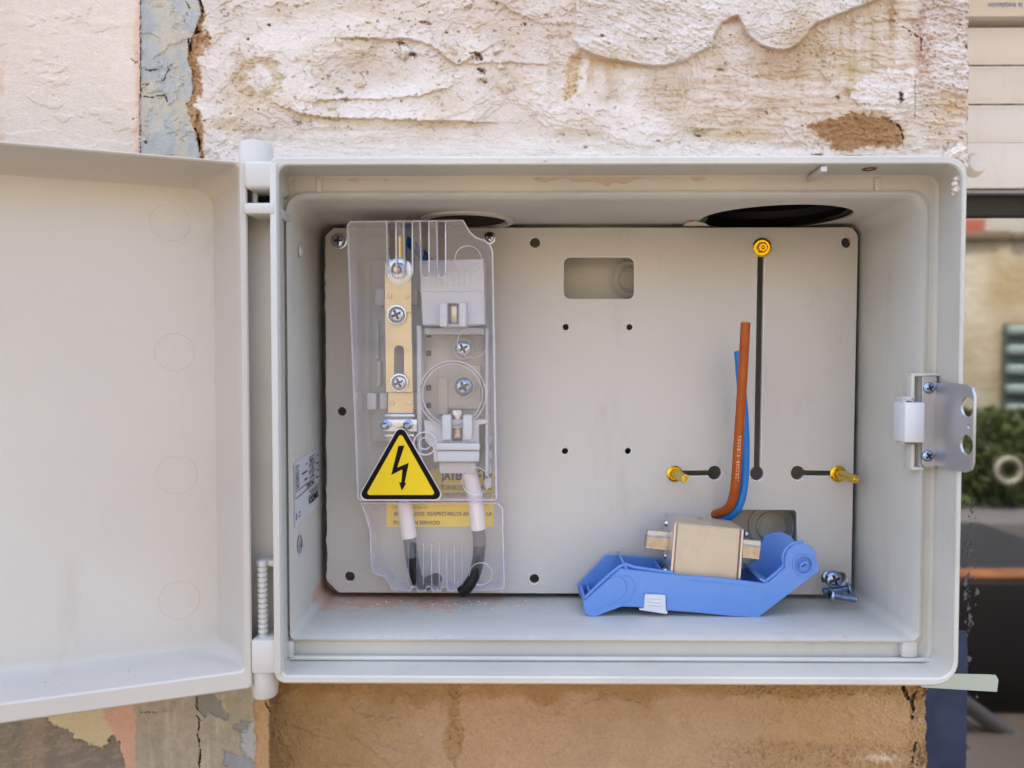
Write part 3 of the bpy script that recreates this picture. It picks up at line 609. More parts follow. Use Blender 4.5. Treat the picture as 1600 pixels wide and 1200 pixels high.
for (px0, px1, pyf, n_) in ((656, 803, 328, 'l'), (1096, 1322, 318, 'r')):
    Yf = .407 * 257 / (565 - pyf) if n_ == 'l' else .4235
    Ym = .470; x0 = P(px0, 345, Ym).x; x1 = P(px1, 345, Ym).x; r_ = (x1 - x0) / 2; cH.append(((x0 + x1) / 2, Yf + r_, r_))
mb = MB()
for cx, cy, r_ in cH: lathe(mb, [(r_, -.03), (r_, .05)], (cx, min(cy, .512 - r_ if False else cy), zceil(cy)), (0, 0, 1), m_box, 48)
boolean_cut(HOUS, mb)
# back plate holes: knock-out rings in the back of the housing
mb = MB()
for (px, py, r_) in ((981, 437, 27), (1205, 822, 34)):
    c_ = P(px, py, YBK); rad = PXL(r_, YBK)
    for q_ in (1.0, .62): mb = MB(); lathe(mb, [(rad * q_ - .0012, -.0002), (rad * q_ - .0012, .0016), (rad * q_, .0022), (rad * q_ + .0012, .0016), (rad * q_ + .0012, -.0002)], c_, (0, -1, 0), m_box, 40, False); mb.build('knockout_ring', BO)
# conduit sockets in the roof of the box
cx, cy, r_ = cH[0]; mb = MB()
lathe(mb, [(r_ * .84, -.0005), (r_ * .88, -.0028), (r_ * .99, -.0022), (r_ * 1.0, .002), (r_ * .97, .03)], (cx, cy, zceil(cy)), (0, 0, 1), m_box, 48, False)
lathe(mb, [(r_ * .86, -.0005), (r_ * .86, .016), (r_ * .86, .12), (.0001, .12)], (cx, cy, zceil(cy)), (0, 0, 1), m_conduit, 48, False)
mb.v = [(p[0], p[1] + max(0, p[2] - zceil(cy) - .016) * 1.2, p[2]) for p in mb.v]
mb.build('conduit_socket', BO, fix=False)
cx, cy, r_ = cH[1]; mb = MB()
lathe(mb, [(r_ * .985, .0008), (r_ * .985, .002)] + [(r_ * (.98 if k % 2 else .93), .003 + .0045 * k) for k in range(26)] + [(.0001, .13)], (cx, cy, zceil(cy)), (0, 0, 1), m_conduitb, 48, False)
mb.v = [(p[0], p[1] + max(0, p[2] - zceil(cy) - .018) * 1.6, p[2]) for p in mb.v]
mb.build('conduit_socket', BO, fix=False)['label'] = 'wide black corrugated conduit mouth'
# ribs in the sealing groove
mb = MB()
for px, T, B in ((498, 276, 302), (1372, 276, 302)): mb = MB(); pbox(mb, px - 5, T, px + 5, B, YG - .0016, YG + .002, m_box, .001); mb.build('groove_rib', BO)
mb = MB(); a = P(1283, 260, YR + .001); b = P(1262, 276, YG - .001)
mb.add([a, a + Vector((.003, 0, 0)), b + Vector((.003, 0, 0)), b, a + Vector((0, 0, -.0025)), a + Vector((.003, 0, -.0025)), b + Vector((.003, 0, -.0025)), b + Vector((0, 0, -.0025))], [(0, 1, 2, 3), (4, 7, 6, 5), (0, 4, 5, 1), (3, 2, 6, 7), (0, 3, 7, 4), (1, 5, 6, 2)], m_box)
mb.build('groove_tab', BO)
mb = MB(); c_ = P(1360, 266, .394); lathe(mb, [(.0038, 0), (.0034, .0006), (.0026, .0007), (.002, -.0002), (.0001, -.0002)], Vector((c_.x, .395, i_[3] + .0002)), (0, 0, -1), mat('rusty_hole', (120, 84, 62), .9, noise=(900, .9, (70, 50, 40))), 24, False); mb.build('rim_hole', BO, fix=False)
# low bead along the bottom of the groove
mb = MB()
za = P(971, 1030, .406).z
tube(mb, [Vector((g_[0] + .001, .4065, za)), Vector((P(1480, 1030, .4065).x - .008, .4065, za))], .0013, m_box, 8)
pbox(mb, 446, 1003, 457, 1028, .404, .4115, m_box, .001)
pbox(mb, 1410, 1003, 1434, 1028, .4055, .4115, m_box, .001)
mb.build('groove_bead', BO)

# mounting plate
MP = None
def hz_slot(x0, y, x1, r_): return rr(x0, y - r_, x1, y + r_, r_ * .9, 4)
def keyhole(cx, cy, rc, ex_, ey, hw):
    """round hole with a slot running to (ex_, ey)"""
    d = Vector((ex_ - cx, ey - cy)); L = d.length; d /= L; n = Vector((-d.y, d.x)); out = []
    a0 = math.asin(hw / rc)
    for i in range(21):
        a = a0 + (2 * math.pi - 2 * a0) * i / 20; out.append((cx + (d.x * math.cos(a) + n.x * math.sin(a)) * rc, cy + (d.y * math.cos(a) + n.y * math.sin(a)) * rc))
    e = (ex_, ey)
    for i in range(7):
        a = -math.pi / 2 + math.pi * i / 6; out.append((e[0] + (d.x * math.cos(a) + n.x * math.sin(a)) * hw, e[1] + (d.y * math.cos(a) + n.y * math.sin(a)) * hw))
    return out
out = [(508, 370), (521, 356), (1325, 355), (1333, 357), (1339, 364), (1341, 372), (1330, 929.5), (529, 926), (511, 908)]
out += [(511 - 3 * i / 60 + random.uniform(-.5, .7) - (1.6 if random.random() < .12 else 0), 908 - 538 * i / 60) for i in range(1, 60)]
holes = [circ(836, 379, 8), circ(1323, 379, 8), circ(534, 643, 7), circ(884, 511, 5, 20), circ(984, 511, 5, 20), circ(883, 705, 5, 20), circ(981.5, 705, 5, 20), circ(835, 905, 7.5), rr(538, 894, 554, 909, 7, 4),
         rr(881, 402, 991, 467, 10), rr(1117, 797, 1246, 862, 8), keyhole(1183, 740, 11, 1189.5, 388, 5.2), keyhole(1117, 739, 11, 1058, 740, 4.2), keyhole(1247, 739, 11, 1314, 740, 4.2), rr(1283, 894, 1336 - 12, 913, 9),
         rr(661, 903, 688, 917, 7, 4)]
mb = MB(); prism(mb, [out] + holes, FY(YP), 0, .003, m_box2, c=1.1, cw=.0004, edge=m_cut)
MP = mb.build('mounting_plate', BO, angle=25)
mb = MB()
lathe(mb, [(PXL(11, YP), -.001), (PXL(11, YP), .0004), (PXL(9, YP), .0004), (PXL(9, YP), -.001)], P(1320, 379, YP), (0, -1, 0), m_box2, 30, False)
mb.build('hole_boss', MP); mb = MB()
lathe(mb, [(PXL(11, YP), -.001), (PXL(11, YP), .0004), (PXL(9, YP), .0004), (PXL(9, YP), -.001)], P(546, 901, YP), (0, -1, 0), m_box2, 30, False)
mb.build('hole_boss', MP)

# a pan head screw, made once: radius 1, height .55, axis +Z, cross recess
def make_head():
    mb = MB(); lathe(mb, [(.5, -.02), (.98, 0), (1, .12), (.95, .3), (.8, .45), (.5, .54), (.2, .57)], (0, 0, 0), (0, 0, 1), m_bzinc, 32)
    o = mb.build('head'); c = MB()
    a_, b_ = .16, .60
    plus = [(a_, a_), (a_, b_), (-a_, b_), (-a_, a_), (-b_, a_), (-b_, -a_), (-a_, -a_), (-a_, -b_), (a_, -b_), (a_, -a_), (b_, -a_), (b_, a_)]
    prism(c, [plus], lambda u, v, w: Vector((u, v, w)), 1, .18, m_bzinc)
    boolean_cut(o, c); me = o.data; me.materials.append(mat('screw_recess_shade', (70, 72, 80), .4, metal=.8))  # recess metal coloured darker to stand in for shade in the cross
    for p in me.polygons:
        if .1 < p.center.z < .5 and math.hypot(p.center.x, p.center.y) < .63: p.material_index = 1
    bpy.data.objects.remove(o)
    return me
HEAD = make_head()
def head(name, loc, axis, rad, m, parent=None, spin=0):
    o = bpy.data.objects.new(name, HEAD.copy() if m not in HEADS else HEADS[m])
    if m not in HEADS:
        HEADS[m] = o.data; o.data.materials[0] = m
    COL.objects.link(o)
    q = Vector(axis).to_track_quat('Z', 'Y').to_matrix().to_4x4() @ Matrix.Rotation(R(spin), 4, 'Z')
    M = Matrix.Translation(Vector(loc)) @ q @ Matrix.Scale(rad, 4)
    if parent is not None:
        o.parent = parent; M = Matrix.Translation(-Vector(ORG[parent.name])) @ M
    o.matrix_local = M; ORG[o.name] = tuple(loc)
    return o
HEADS = {}
for (px, py, r_) in ((530, 377, 12.5), (765, 372, 9)):
    lc = P(px, py, YP); mb = MB(); lathe(mb, [(PXL(r_, YP) * 1.05, 0), (PXL(r_, YP) * 1.05, .001), (PXL(r_ * .6, YP), .0012)], lc, (0, -1, 0), m_zinc, 28)
    w_ = mb.build('washer', MP); head('plate_screw', lc + Vector((0, -.001, 0)), (0, -1, 0), PXL(r_ * .85, YP), m_zinc, MP, random.uniform(0, 90))

# side wall pieces on the left: rating label, screw, blanked hole
def LW(py, Y, off=.0006):            # a point of the left wall of the box
    t = (Y - YL - .004) / (.493 - YL - .004); x = (l3[0] + .0008) * (1 - t) + b0[0] * t
    return Vector((x + off, Y, P(470, py, Y).z))
YA, YZ = .4115, .483
zt_, zb_ = P(445, 722, YA).z, P(445, 826, YA).z
nrm = (LW(700, YZ) - LW(700, YA)); sl = nrm.x / nrm.y
def LF(u, v, w=0): # u 0..1 front to back, v metres down from top of label
    Y = YA + u * (YZ - YA); return Vector((LW(700, Y, 0).x + .0004 + w, Y, zt_ - v))
HL = zt_ - zb_
mb = MB(); mb.add([LF(0, 0), LF(1, 0), LF(1, HL), LF(0, HL)], [(0, 1, 2, 3)], m_lab)
WL = YZ - YA
def box_line(u0, v0, u1, v1, t=.0004):
    for a, b, c, d in ((u0, v0, u1, v0 + t), (u0, v1 - t, u1, v1), (u0, v0, u0 + t / WL, v1), (u1 - t / WL, v0, u1, v1)):
        mb.add([LF(a, b, .0003), LF(c, b, .0003), LF(c, d, .0003), LF(a, d, .0003)], [(0, 1, 2, 3)], m_blk)
def ltxt(s, u, v, size, al='CENTER', sx=1, bold=.00009):
    sx *= 1.35
    # the box hangs upside down, so its label does too
    text(mb, s, size, lambda x, y: LF(u - x / WL, v - (-y) , .0003) if False else LF(u - x / WL, v + y, .0003), m_blk, align=al, sx=sx, bold=bold)
U = HL / 100.0
box_line(.55, 7 * U, .82, 19 * U); ltxt('1140363', .685, 13 * U, 9 * U, sx=.9)
box_line(.55, 21 * U, .82, 31 * U); ltxt('160  A', .685, 26 * U, 8.5 * U, sx=.9)
box_line(.55, 33 * U, .82, 43 * U); ltxt('230  V', .685, 38 * U, 8.5 * U, sx=.9)
box_line(.03, 8 * U, .17, 19 * U); ltxt('21', .10, 13 * U, 8 * U)
box_line(.03, 21 * U, .17, 31 * U); ltxt('2M2', .10, 26 * U, 7 * U, sx=.8)
box_line(.03, 33 * U, .17, 43 * U); ltxt('50 Hz', .10, 38 * U, 6.5 * U, sx=.7)
box_line(.03, 46 * U, .82, 57 * U); ltxt('CPM1CMSUC', .60, 51 * U, 9 * U, sx=.9)
for s, u, v in (('FECHA', .93, 12), ('INTENSIDAD', .92, 25), ('TENSION', .93, 37), ('REFERENCIA', .92, 49), ('LOTE', .46, 14), ('GRADO PROTECCION', .37, 26), ('FRECUENCIA', .42, 38)):
    ltxt(s, u, v * U, 3.8 * U, sx=.75)
ltxt('CUADROS Y EQUIPOS ELECTRICOS', .76, 66 * U, 4.0 * U, sx=.72)
for v in (61.5, 70): mb.add([LF(.52, v * U, .0003), LF(1 - .03, v * U, .0003), LF(.97, v * U + .0004, .0003), LF(.52, v * U + .0004, .0003)], [(0, 1, 2, 3)], m_blk)
ltxt('TEMEZCA', .75, 78 * U, 15 * U, sx=.92, bold=.00025)
ltxt('C\u20ac', .12, 84 * U, 13 * U, bold=.00008) if False else (ltxt('C', .17, 84 * U, 13 * U), ltxt('E', .06, 84 * U, 13 * U))
mb.build('rating_label', BO, fix=False)['label'] = 'silver rating label printed upside down on the left inner wall'
v_ = LW(850, .424); mb = MB()
lathe(mb, [(PXL(14, .424), 0), (PXL(14, .424), .0005), (PXL(8, .424), .0009)], v_ + Vector((0, 0, 0)), (1, -sl, 0), m_zinc, 26); mb.build('side_washer', BO)
head('side_screw', v_ + Vector((-.0006, 0, 0)), (1, -sl, 0), PXL(9, .424), m_bzinc, BO)
v_ = LW(393, .43); mb = MB(); lathe(mb, [(PXL(9, .43), 0), (PXL(8, .43), .0012), (PXL(4.5, .43), .0013), (PXL(3, .43), .0002), (.0001, .0002)], v_, (1, -sl, 0), m_box2, 20, False); mb.build('blanked_hole', BO)

# hinge column at the left edge of the box
def hx(px, Y=YR): return P(px, 657, Y).x
mb = MB()
cbox(mb, hx(426), hx(437.5), YR - .0022, .388, P(430, 1052, YR).z, P(430, 256, YR).z, m_hinge, .0012)
cbox(mb, hx(374, .402), hx(430, .402), .402, .403, P(430, 1056, YR).z, P(430, 250, YR).z, m_box, .001)
mb.build('hinge_flange', BO)
def knuckle(px0, px1, y0, y1, Yc, name, taper=1.0, m=m_hinge):
    mb = MB(); cx = (hx(px0, Yc) + hx(px1, Yc)) / 2; r = (hx(px1, Yc) - hx(px0, Yc)) / 2
    z0 = P(410, y1, Yc).z; z1 = P(410, y0, Yc).z
    lathe(mb, [(r * .9 * taper, 0), (r * taper, .001), (r, z1 - z0 - .0012), (r * .93, z1 - z0)], (cx, Yc, z0), (0, 0, 1), m, 36); return mb
mb = knuckle(379, 430, 225, 285, .398, '')
mb2 = MB(); cbox(mb2, hx(387), hx(433), YR - .002, .41, P(410, 296, YR).z, P(410, 252, YR).z, m_hinge, .0022, seg=3)
mb.add(mb2.v, mb2.f, m_hinge); mb.build('hinge_knuckle', BO)
mb = MB(); cbox(mb, hx(387), hx(434.5), YR - .003, .41, P(410, 336, YR).z, P(410, 318, YR).z, m_hinge, .0015); mb.build('hinge_collar', BO)
mb = MB(); lathe(mb, [(PXL(4.5, .395), 0), (PXL(4.5, .395), .02)], (hx(401, .393), .394, P(401, 330, .394).z), (0, 0, 1), m_hinge, 16)
mb.build('hinge_pin', BO)
mb = MB(); cbox(mb, hx(388), hx(424), .4005, .4035, P(410, 319, .40).z, P(410, 296, .40).z, m_dark, 0); mb.build('hinge_slot_shade', BO)  # dark slab painted as the shade inside the hinge gap
mb = knuckle(386, 434, 1030, 1086, .394, '', .8)
mb2 = MB(); cbox(mb2, hx(389), hx(428), YR - .0005, .41, P(410, 1052, YR).z, P(410, 1000, YR).z, m_hinge, .001); mb.add(mb2.v, mb2.f, m_hinge)
mb.build('hinge_knuckle', BO)
# threaded nylon pin with its clip
mb = MB(); xc = hx(407, .39); z0 = P(407, 998, .39).z; z1 = P(407, 886, .39).z; rc = PXL(8, .39); n_ = 14; pr = [(rc * .5, 0)]
for k in range(n_):
    za = (z1 - z0) * k / n_; zb = (z1 - z0) * (k + 1) / n_
    pr += [(rc * .72, za + .0001), (rc, za + (zb - za) * .22), (rc, za + (zb - za) * .78), (rc * .72, zb - .0001)]
lathe(mb, pr + [(rc * .9, z1 - z0 + .0004), (rc * .9, z1 - z0 + .003), (rc * .4, z1 - z0 + .0036)], (xc, .391, z0), (0, 0, 1), m_hinge, 24)
SP = mb.build('hinge_spring', BO); SP['label'] = 'ribbed spring pin above the lower hinge knuckle'
mb = MB(); cbox(mb, hx(395, .39), hx(427, .39), .392, .403, P(407, 887, .39).z, P(407, 878, .39).z, m_hinge, .0007); mb.build('spring_clip', SP)
mb = MB(); lathe(mb, [(rc * 1.15, 0), (rc * 1.15, .0035), (rc * .9, .004)], (xc, .391, z0 - .0035), (0, 0, 1), m_hinge, 24); mb.build('spring_seat', SP)

# ---- the door, swung open to the left
DA = R(20.6); HX = hx(390); du = Vector((-math.cos(DA), -math.sin(DA), 0)); dn = Vector((-math.sin(DA), math.cos(DA), 0)); D0 = Vector((HX, YR, 0))
def DP(px, py, w):                     # pixel onto the door plane at depth w
    d = Vector(MW @ np.array([px - 800.0, -(py - 600.0), -FPX])); o = Vector((0, 0, CAMZ))
    t = ((D0 + dn * w) - o).dot(dn) / d.dot(dn); return o + d * t
def DU(p): q = p - D0; return (q.dot(du), p.z)
def DW(u, z, w): v = D0 + du * u + dn * w; return Vector((v.x, v.y, z))
def dring(u0, u1, z0, z1, w, r, n=6): return [DW(u, z, w) for u, z in rr(u0, z0, u1, z1, r, n)]
UO = .352
zt0 = DP(385, 253, 0).z; zb0 = DP(393, 1076, 0).z
zti = DP(385, 257, 0).z; zbi = DP(393, 1047, 0).z; zti2 = DP(0, 228, 0).z; 
ftop = DP(0, 272, .040).z; fbot = DP(0, 1055, .034).z
DO = None
mb = MB(); e = .0009
uo0 = 0; ui = DU(DP(377, 600, 0))[0]; uf = DU(DP(325, 600, .034))[0]; ug = DU(DP(346, 600, .028))[0]; uh = DU(DP(373, 600, .012))[0]
loft(mb, [dring(.004, UO - .004, zb0 + .004, zt0 - .004, .0405, .006), dring(.0015, UO - .0015, zb0 + .0015, zt0 - .0015, .038, .004), dring(0, UO, zb0, zt0, .010, .002), dring(0, UO, zb0, zt0, e, .002), dring(e, UO - e, zb0 + e, zt0 - e, 0, .0018),
          dring(ui - e / 2, UO - .004, zbi - e, zti + e, 0, .002), dring(ui, UO - .0045, zbi, zti - .0002, e, .003), dring(uh, UO - .006, zbi + .001, zti - .001, .014, .005),
          dring(ug + .003, UO - .012, fbot - .0008, ftop + .0015, .030, .010), dring(uf - .004, UO - .014, fbot + .0015, ftop - .0015, .0345, .011), dring(uf, UO - .02, fbot + .004, ftop - .004, .0355, .011)], m_door, True, True)
DO = mb.build('door', BO); DO['label'] = 'wide open door of the box, hollow inner side showing'
mb = MB()      # half round stiffening column down the hinge side
pc = DP(360, 600, .02); uc = DU(pc)[0]; ra = abs(DU(DP(347, 600, .02))[0] - uc)
rg = []
for z in (fbot + .004, ftop - .003):
    rg.append([DW(uc + ra * 1.05 * math.cos(a), z, .033 - ra * 1.5 * math.sin(a)) for a in [math.pi * i / 14 for i in range(15)]] + [DW(uc - ra * 1.05, z, .037), DW(uc + ra * 1.05, z, .037)])
loft(mb, rg, m_door, True, True); mb.build('stiffening_rib', DO)
for (px, py, r_) in ((266, 347, 29), (273, 550, 29), (276, 742, 30), (280, 937, 30)):
    mb = MB(); c_ = DP(px, py, .0355); rad = PXL(r_, (c_.y)) * 1.0
    pts = [c_ + du * math.cos(2 * math.pi * i / 40) * rad + Vector((0, 0, math.sin(2 * math.pi * i / 40) * rad)) for i in range(41)]
    tube(mb, pts, .00017, m_door, 6, False); mb.build('moulding_ring', DO)

# ---- latch plate on the right of the box
LA = None
mb = MB(); prism(mb, [rr(1441, 588, 1464, 731, (4, 2, 9, 9)), circ(1450, 605, 6, 20), circ(1449, 712, 6, 20)], FY(.403), 0, .0016, m_latch, c=.6, cw=.0003)
LA = mb.build('latch_plate', BO); LA['label'] = 'bright steel latch plate with a perforated flap on the right edge'
x0 = P(1460, 660, .4035).x; y0 = .4035; x1 = P(1521, 660, .371).x; y1 = .371
def LP(u, v, w): return Vector((x0 + (x1 - x0) * u, y0 + (y1 - y0) * u, v)) + Vector((w, 0, 0))
def uof(px):                          # px -> u on the flap
    lo, hi = 0, 1
    for _ in range(30):
        m_ = (lo + hi) / 2; q = x0 + (x1 - x0) * m_; y = y0 + (y1 - y0) * m_
        if 810 + FPX * q / y < px: lo = m_
        else: hi = m_
    return lo
ztp, zbt = P(1463, 598, .4035).z, P(1463, 727, .4035).z
Lf = math.hypot(x1 - x0, y1 - y0)
def fh(px, py, rad): u = uof(px); Yq = y0 + (y1 - y0) * u; zc = P(px, py, Yq).z; return [(u + math.cos(2 * math.pi * i / 26) * rad / Lf, zc + math.sin(2 * math.pi * i / 26) * rad) for i in range(26)]
cr = .006; outl = [(0, ztp), (1 - cr / Lf, ztp), (1 - .3 * cr / Lf, ztp - cr * .3), (1, ztp - cr), (1, zbt + cr), (1 - .3 * cr / Lf, zbt + cr * .3), (1 - cr / Lf, zbt), (0, zbt)]
mb = MB(); prism(mb, [outl, fh(1508, 636, .0051), fh(1508, 695, .0051), fh(1511, 666, .0013)], LP, 0, .0013, m_latch, c=0); mb.build('latch_flap', LA)
for px, py in ((1451, 606), (1449, 712)): head('latch_screw', P(px, py, .4035), (0, -1, 0), PXL(9.5, .403), m_bzinc, LA, random.uniform(0, 90))
mb = MB(); pbox(mb, 1414, 629, 1446, 692, .399, .412, m_white, .0012); mb.build('latch_clip', LA)
mb = MB()      # moulded frame round the recess of the latch
for L, T, Rr, B in ((1424, 583, 1470, 588), (1424, 583, 1430, 628), (1411, 620, 1430, 627), (1411, 620, 1416, 694), (1424, 694, 1430, 734), (1424, 730, 1445, 735)): pbox(mb, L, T, Rr, B, .4045, .413, m_box, .0007)
mb.build('latch_surround', BO)

# caution label on the plate
mb = MB()
def lab(L, T, Rr, B, m=m_ylab, Y=YP - .0004, bul=None): mb.add([P(L, T, Y), P(Rr, T, Y), P(Rr, B, Y), P(L, B, Y)], [(0, 1, 2, 3)], m)
def ptx(s, px, py, hpx, m, Y, al='LEFT', sx=1, bold=0, rot=0):
    o = P(px, py, Y); k = PXL(hpx, Y) / .7
    text(mb, s, k, lambda x, y: o + Vector((x, 0, y)), m, align=al, sx=sx, bold=bold)
lab(604, 733, 771, 823)
for s, px, py, h_, b_ in (('\u00a1ATENCI\u00d3N!', 690, 744, 12, .0004), ('TORNILLOS  DE  BORNES', 689, 762, 7, .00012), ('AFLOJADOS', 694, 774, 6.5, .0001), ('TORNILLO BORNE EN LOS', 612, 793, 3.6, 0), ('ALTERNADOS  REAPRETARLOS ANTES DE LA', 615, 803, 6, .0001), ('PUESTA EN SERVICIO', 615, 817, 6, .0001)):
    vs, fs = text_faces(s, PXL(h_, YP) / .7, 'LEFT', 1, b_)
    W_ = max(v[0] for v in vs); mx_ = (P(769, py, YP).x - P(px, py, YP).x); k = min(.9, mx_ / W_); o = P(px, py, YP - .0008)
    mb.add([o + Vector((x * k, 0, y)) for x, y in vs], fs, m_blk if h_ > 10 else m_ink2)
mb.build('caution_label', MP, fix=False)['label'] = 'yellow caution label with black capitals, half hidden by cables'

# ------------------------------------------------------------------ fuse base behind the clear cover
FB = thing('fuse_block', 'white fuse base with a neutral bar, screwed to the plate behind clear plastic', 'fuse base', tuple(P(690, 720, YP)))
mb = MB(); prism(mb, [[(655, 407), (756, 404), (758, 507), (731, 508), (728, 511), (690, 511), (686, 508), (660, 508)], rr(700, 474, 716, 506, 1)], FY(.447), 0, .034, m_fbase, c=1.2, cw=.0006)
pbox(mb, 656, 452.5, 757, 456, .4464, .45, m_fbase, .0004)
pbox(mb, 686, 472, 699, 511, .4425, .449, m_fbase, .0012); pbox(mb, 717, 472, 729, 511, .4425, .449, m_fbase, .0012)
for L in (672, 690, 708, 726): pbox(mb, L, 424, L + 9, 447, .4464, .449, m_fbase, .0003)
TB = mb.build('terminal_block', FB)
mb = MB(); pbox(mb, 700, 472, 716, 509, .452, .47, m_silver, .001); mb.build('contact_clip', TB)
mb = MB(); pbox(mb, 661, 512, 758, 657, .468, YP - .0005, m_fbeige, .001)
for py in (523, 552, 606, 634): pbox(mb, 666, py - 4, 673, py + 4, .4662, .47, m_dark, .0003)  # dark blocks paint the shade of the small tray slots
pbox(mb, 684, 570, 752, 640, .4645, .469, m_fbeige, .0015); pbox(mb, 662, 512, 757, 523, .462, .47, m_fbase, .001)
pbox(mb, 684, 590, 700, 648, .463, .468, m_fbeige, .001)
mb.build('base_tray', FB)
mb = MB(); pbox(mb, 651, 508, 659, 745, .458, YP - .0005, m_fbase, .001); pbox(mb, 758, 512, 763, 745, .458, YP - .0005, m_fbase, .001)
for py in (690, 712, 735, 757): pbox(mb, 757, py - 9, 768, py + 6, .470, YP - .0005, m_fbase, .001)
mb.build('side_rail', FB)
for (px, py, r_) in ((724, 545, 13), (725, 604, 14.5)):
    c_ = P(px, py, .463); mb = MB(); lathe(mb, [(PXL(r_ + 4, .463), 0), (PXL(r_ + 3.5, .463), .001)], c_, (0, -1, 0), m_fbeige, 28); mb.build('screw_seat', FB)
    head('base_screw', c_ + Vector((0, -.001, 0)), (0, -1, 0), PXL(r_, .463), m_bzinc if py > 600 else m_zinc, FB, 30)
mb = MB(); prism(mb, [[(662, 657), (763, 655), (763, 662), (748, 664), (748, 722), (678, 722), (676, 700), (664, 690)], rr(706, 668, 722, 690, 1)], FY(.455), 0, .03, m_fbase, c=1.2, cw=.0006)
pbox(mb, 680, 692, 750, 704, .4515, .458, m_fbase, .0012); pbox(mb, 682, 704, 749, 722, .4535, .458, m_fbase, .0012)
for L, Rr in ((690, 705), (723, 738)): pbox(mb, L, 648, Rr, 688, .4495, .458, m_fbase, .0012)
pbox(mb, 686, 722, 744, 740, .462, .47, m_fbase, .001)
TB2 = mb.build('terminal_block', FB); mb = MB(); pbox(mb, 706, 640, 722, 688, .459, .475, m_silver, .0015); mb.build('contact_clip', TB2)
# neutral bar
mb = MB(); prism(mb, [rr(601, 410, 643, 488, 1)], FY(.456), 0, .002, m_brass, c=.6, cw=.0003)
prism(mb, [[(601, 484), (643, 484), (645, 613), (603, 613)], rr(616, 540, 631, 601, 7)], FY(.458), 0, .002, m_brass, c=.6, cw=.0003)
prism(mb, [rr(606, 613, 646, 646, 1)], FY(.462), 0, .002, m_brass, c=.6, cw=.0003)
NB = mb.build('neutral_bar', FB)
for px, py in ((608, 463), (636, 463), (613, 630), (640, 629)):
    mb = MB(); Y_ = .456 if py < 500 else .462; lathe(mb, [(PXL(4.2, Y_), 0), (PXL(3.8, Y_), .0009), (PXL(2.2, Y_), .0011), (.0001, .0011)], P(px, py, Y_), (0, -1, 0), m_brass, 16, False); mb.build('rivet', NB)
for px, py, r_ in ((620, 492, 14), (624, 598, 13)):
    mb = MB(); lathe(mb, [(PXL(r_ + 1.5, .456), 0), (PXL(r_ + 1.5, .456), .0012), (PXL(r_ - 2, .456), .0014)], P(px, py, .457), (0, -1, 0), m_zinc, 30); mb.build('washer', NB)
    head('bar_screw', P(px, py, .4555), (0, -1, 0), PXL(r_ - 1, .456), m_zinc, NB, 25)
mb = MB(); c_ = P(624, 424, .456); lathe(mb, [(PXL(21, .456), 0), (PXL(21, .456), .0012), (PXL(17, .456), .0016), (PXL(12, .456), .0016)], c_, (0, -1, 0), m_zinc, 32)
lathe(mb, [(PXL(13, .456), .001), (PXL(13, .456), .006), (PXL(10, .456), .0066)], c_, (0, -1, 0), m_zinc, 6)
lathe(mb, [(PXL(7, .456), .001), (PXL(7, .456), .010), (PXL(5, .456), .011)], c_, (0, -1, 0), m_silver, 18); mb.build('terminal_nut', NB)
# lower clamp
mb = MB(); pbox(mb, 597, 655, 652, 675, .456, .462, m_zinc, .0008); pbox(mb, 600, 647, 648, 652, .459, .464, m_zinc, .0008); pbox(mb, 600, 678, 648, 684, .459, .464, m_zinc, .0008); pbox(mb, 604, 645, 646, 690, .463, .47, m_brass, .0008)
CL = mb.build('clamp', FB)
for px in (603, 638):
    mb = MB(); c_ = P(px, 664, .456); lathe(mb, [(PXL(8, .456), 0), (PXL(7.5, .456), .003), (PXL(5, .456), .0035), (PXL(4.5, .456), .007), (PXL(3, .456), .0075)], c_, (0, -1, 0), m_bzinc, 20); mb.build('clamp_stud', CL)
# grey supports left of the bar
mb = MB()
pbox(mb, 586, 451, 601, 477, .466, .48, m_fgrey, .0008); pbox(mb, 643, 451, 652, 477, .466, .48, m_fgrey, .0008)
pbox(mb, 573, 614, 588, 640, .47, .482, m_fbase, .0008); pbox(mb, 593, 614, 605, 640, .47, .482, m_fbase, .0008); pbox(mb, 645, 613, 660, 640, .468, .482, m_fbase, .0008)
pbox(mb, 580, 405, 660, 690, .478, YP - .0003, m_fgrey, .0008)
pbox(mb, 585, 500, 592, 560, .475, .48, m_fgrey, .0005); pbox(mb, 588, 565, 595, 604, .473, .48, m_fbeige, .0005)
mb.build('bar_support', FB)

# lug and blue wire coming down behind the cover
BW = MB(); tube(BW, catmull([P(624, 395, .462), P(632, 376, .468), P(650, 388, .474), P(672, 410, .478), P(690, 430, .48)], 8), PXL(7.5, .47), m_bluew2, 16)
lathe(BW, [(PXL(6.5, .458), 0), (PXL(6.5, .458), .009), (PXL(7.5, .458), .0092), (PXL(7.5, .458), .0135)], P(625, 405, .459), (0, 0, 1), m_gold2, 16)
pbox(BW, 617, 400, 633, 424, .4575, .459, m_zinc, .0005)
tag(BW.build('blue_lug_wire', origin=P(640, 400, .47)), 'short dark blue wire with a metal lug behind the cover slots', 'cable')

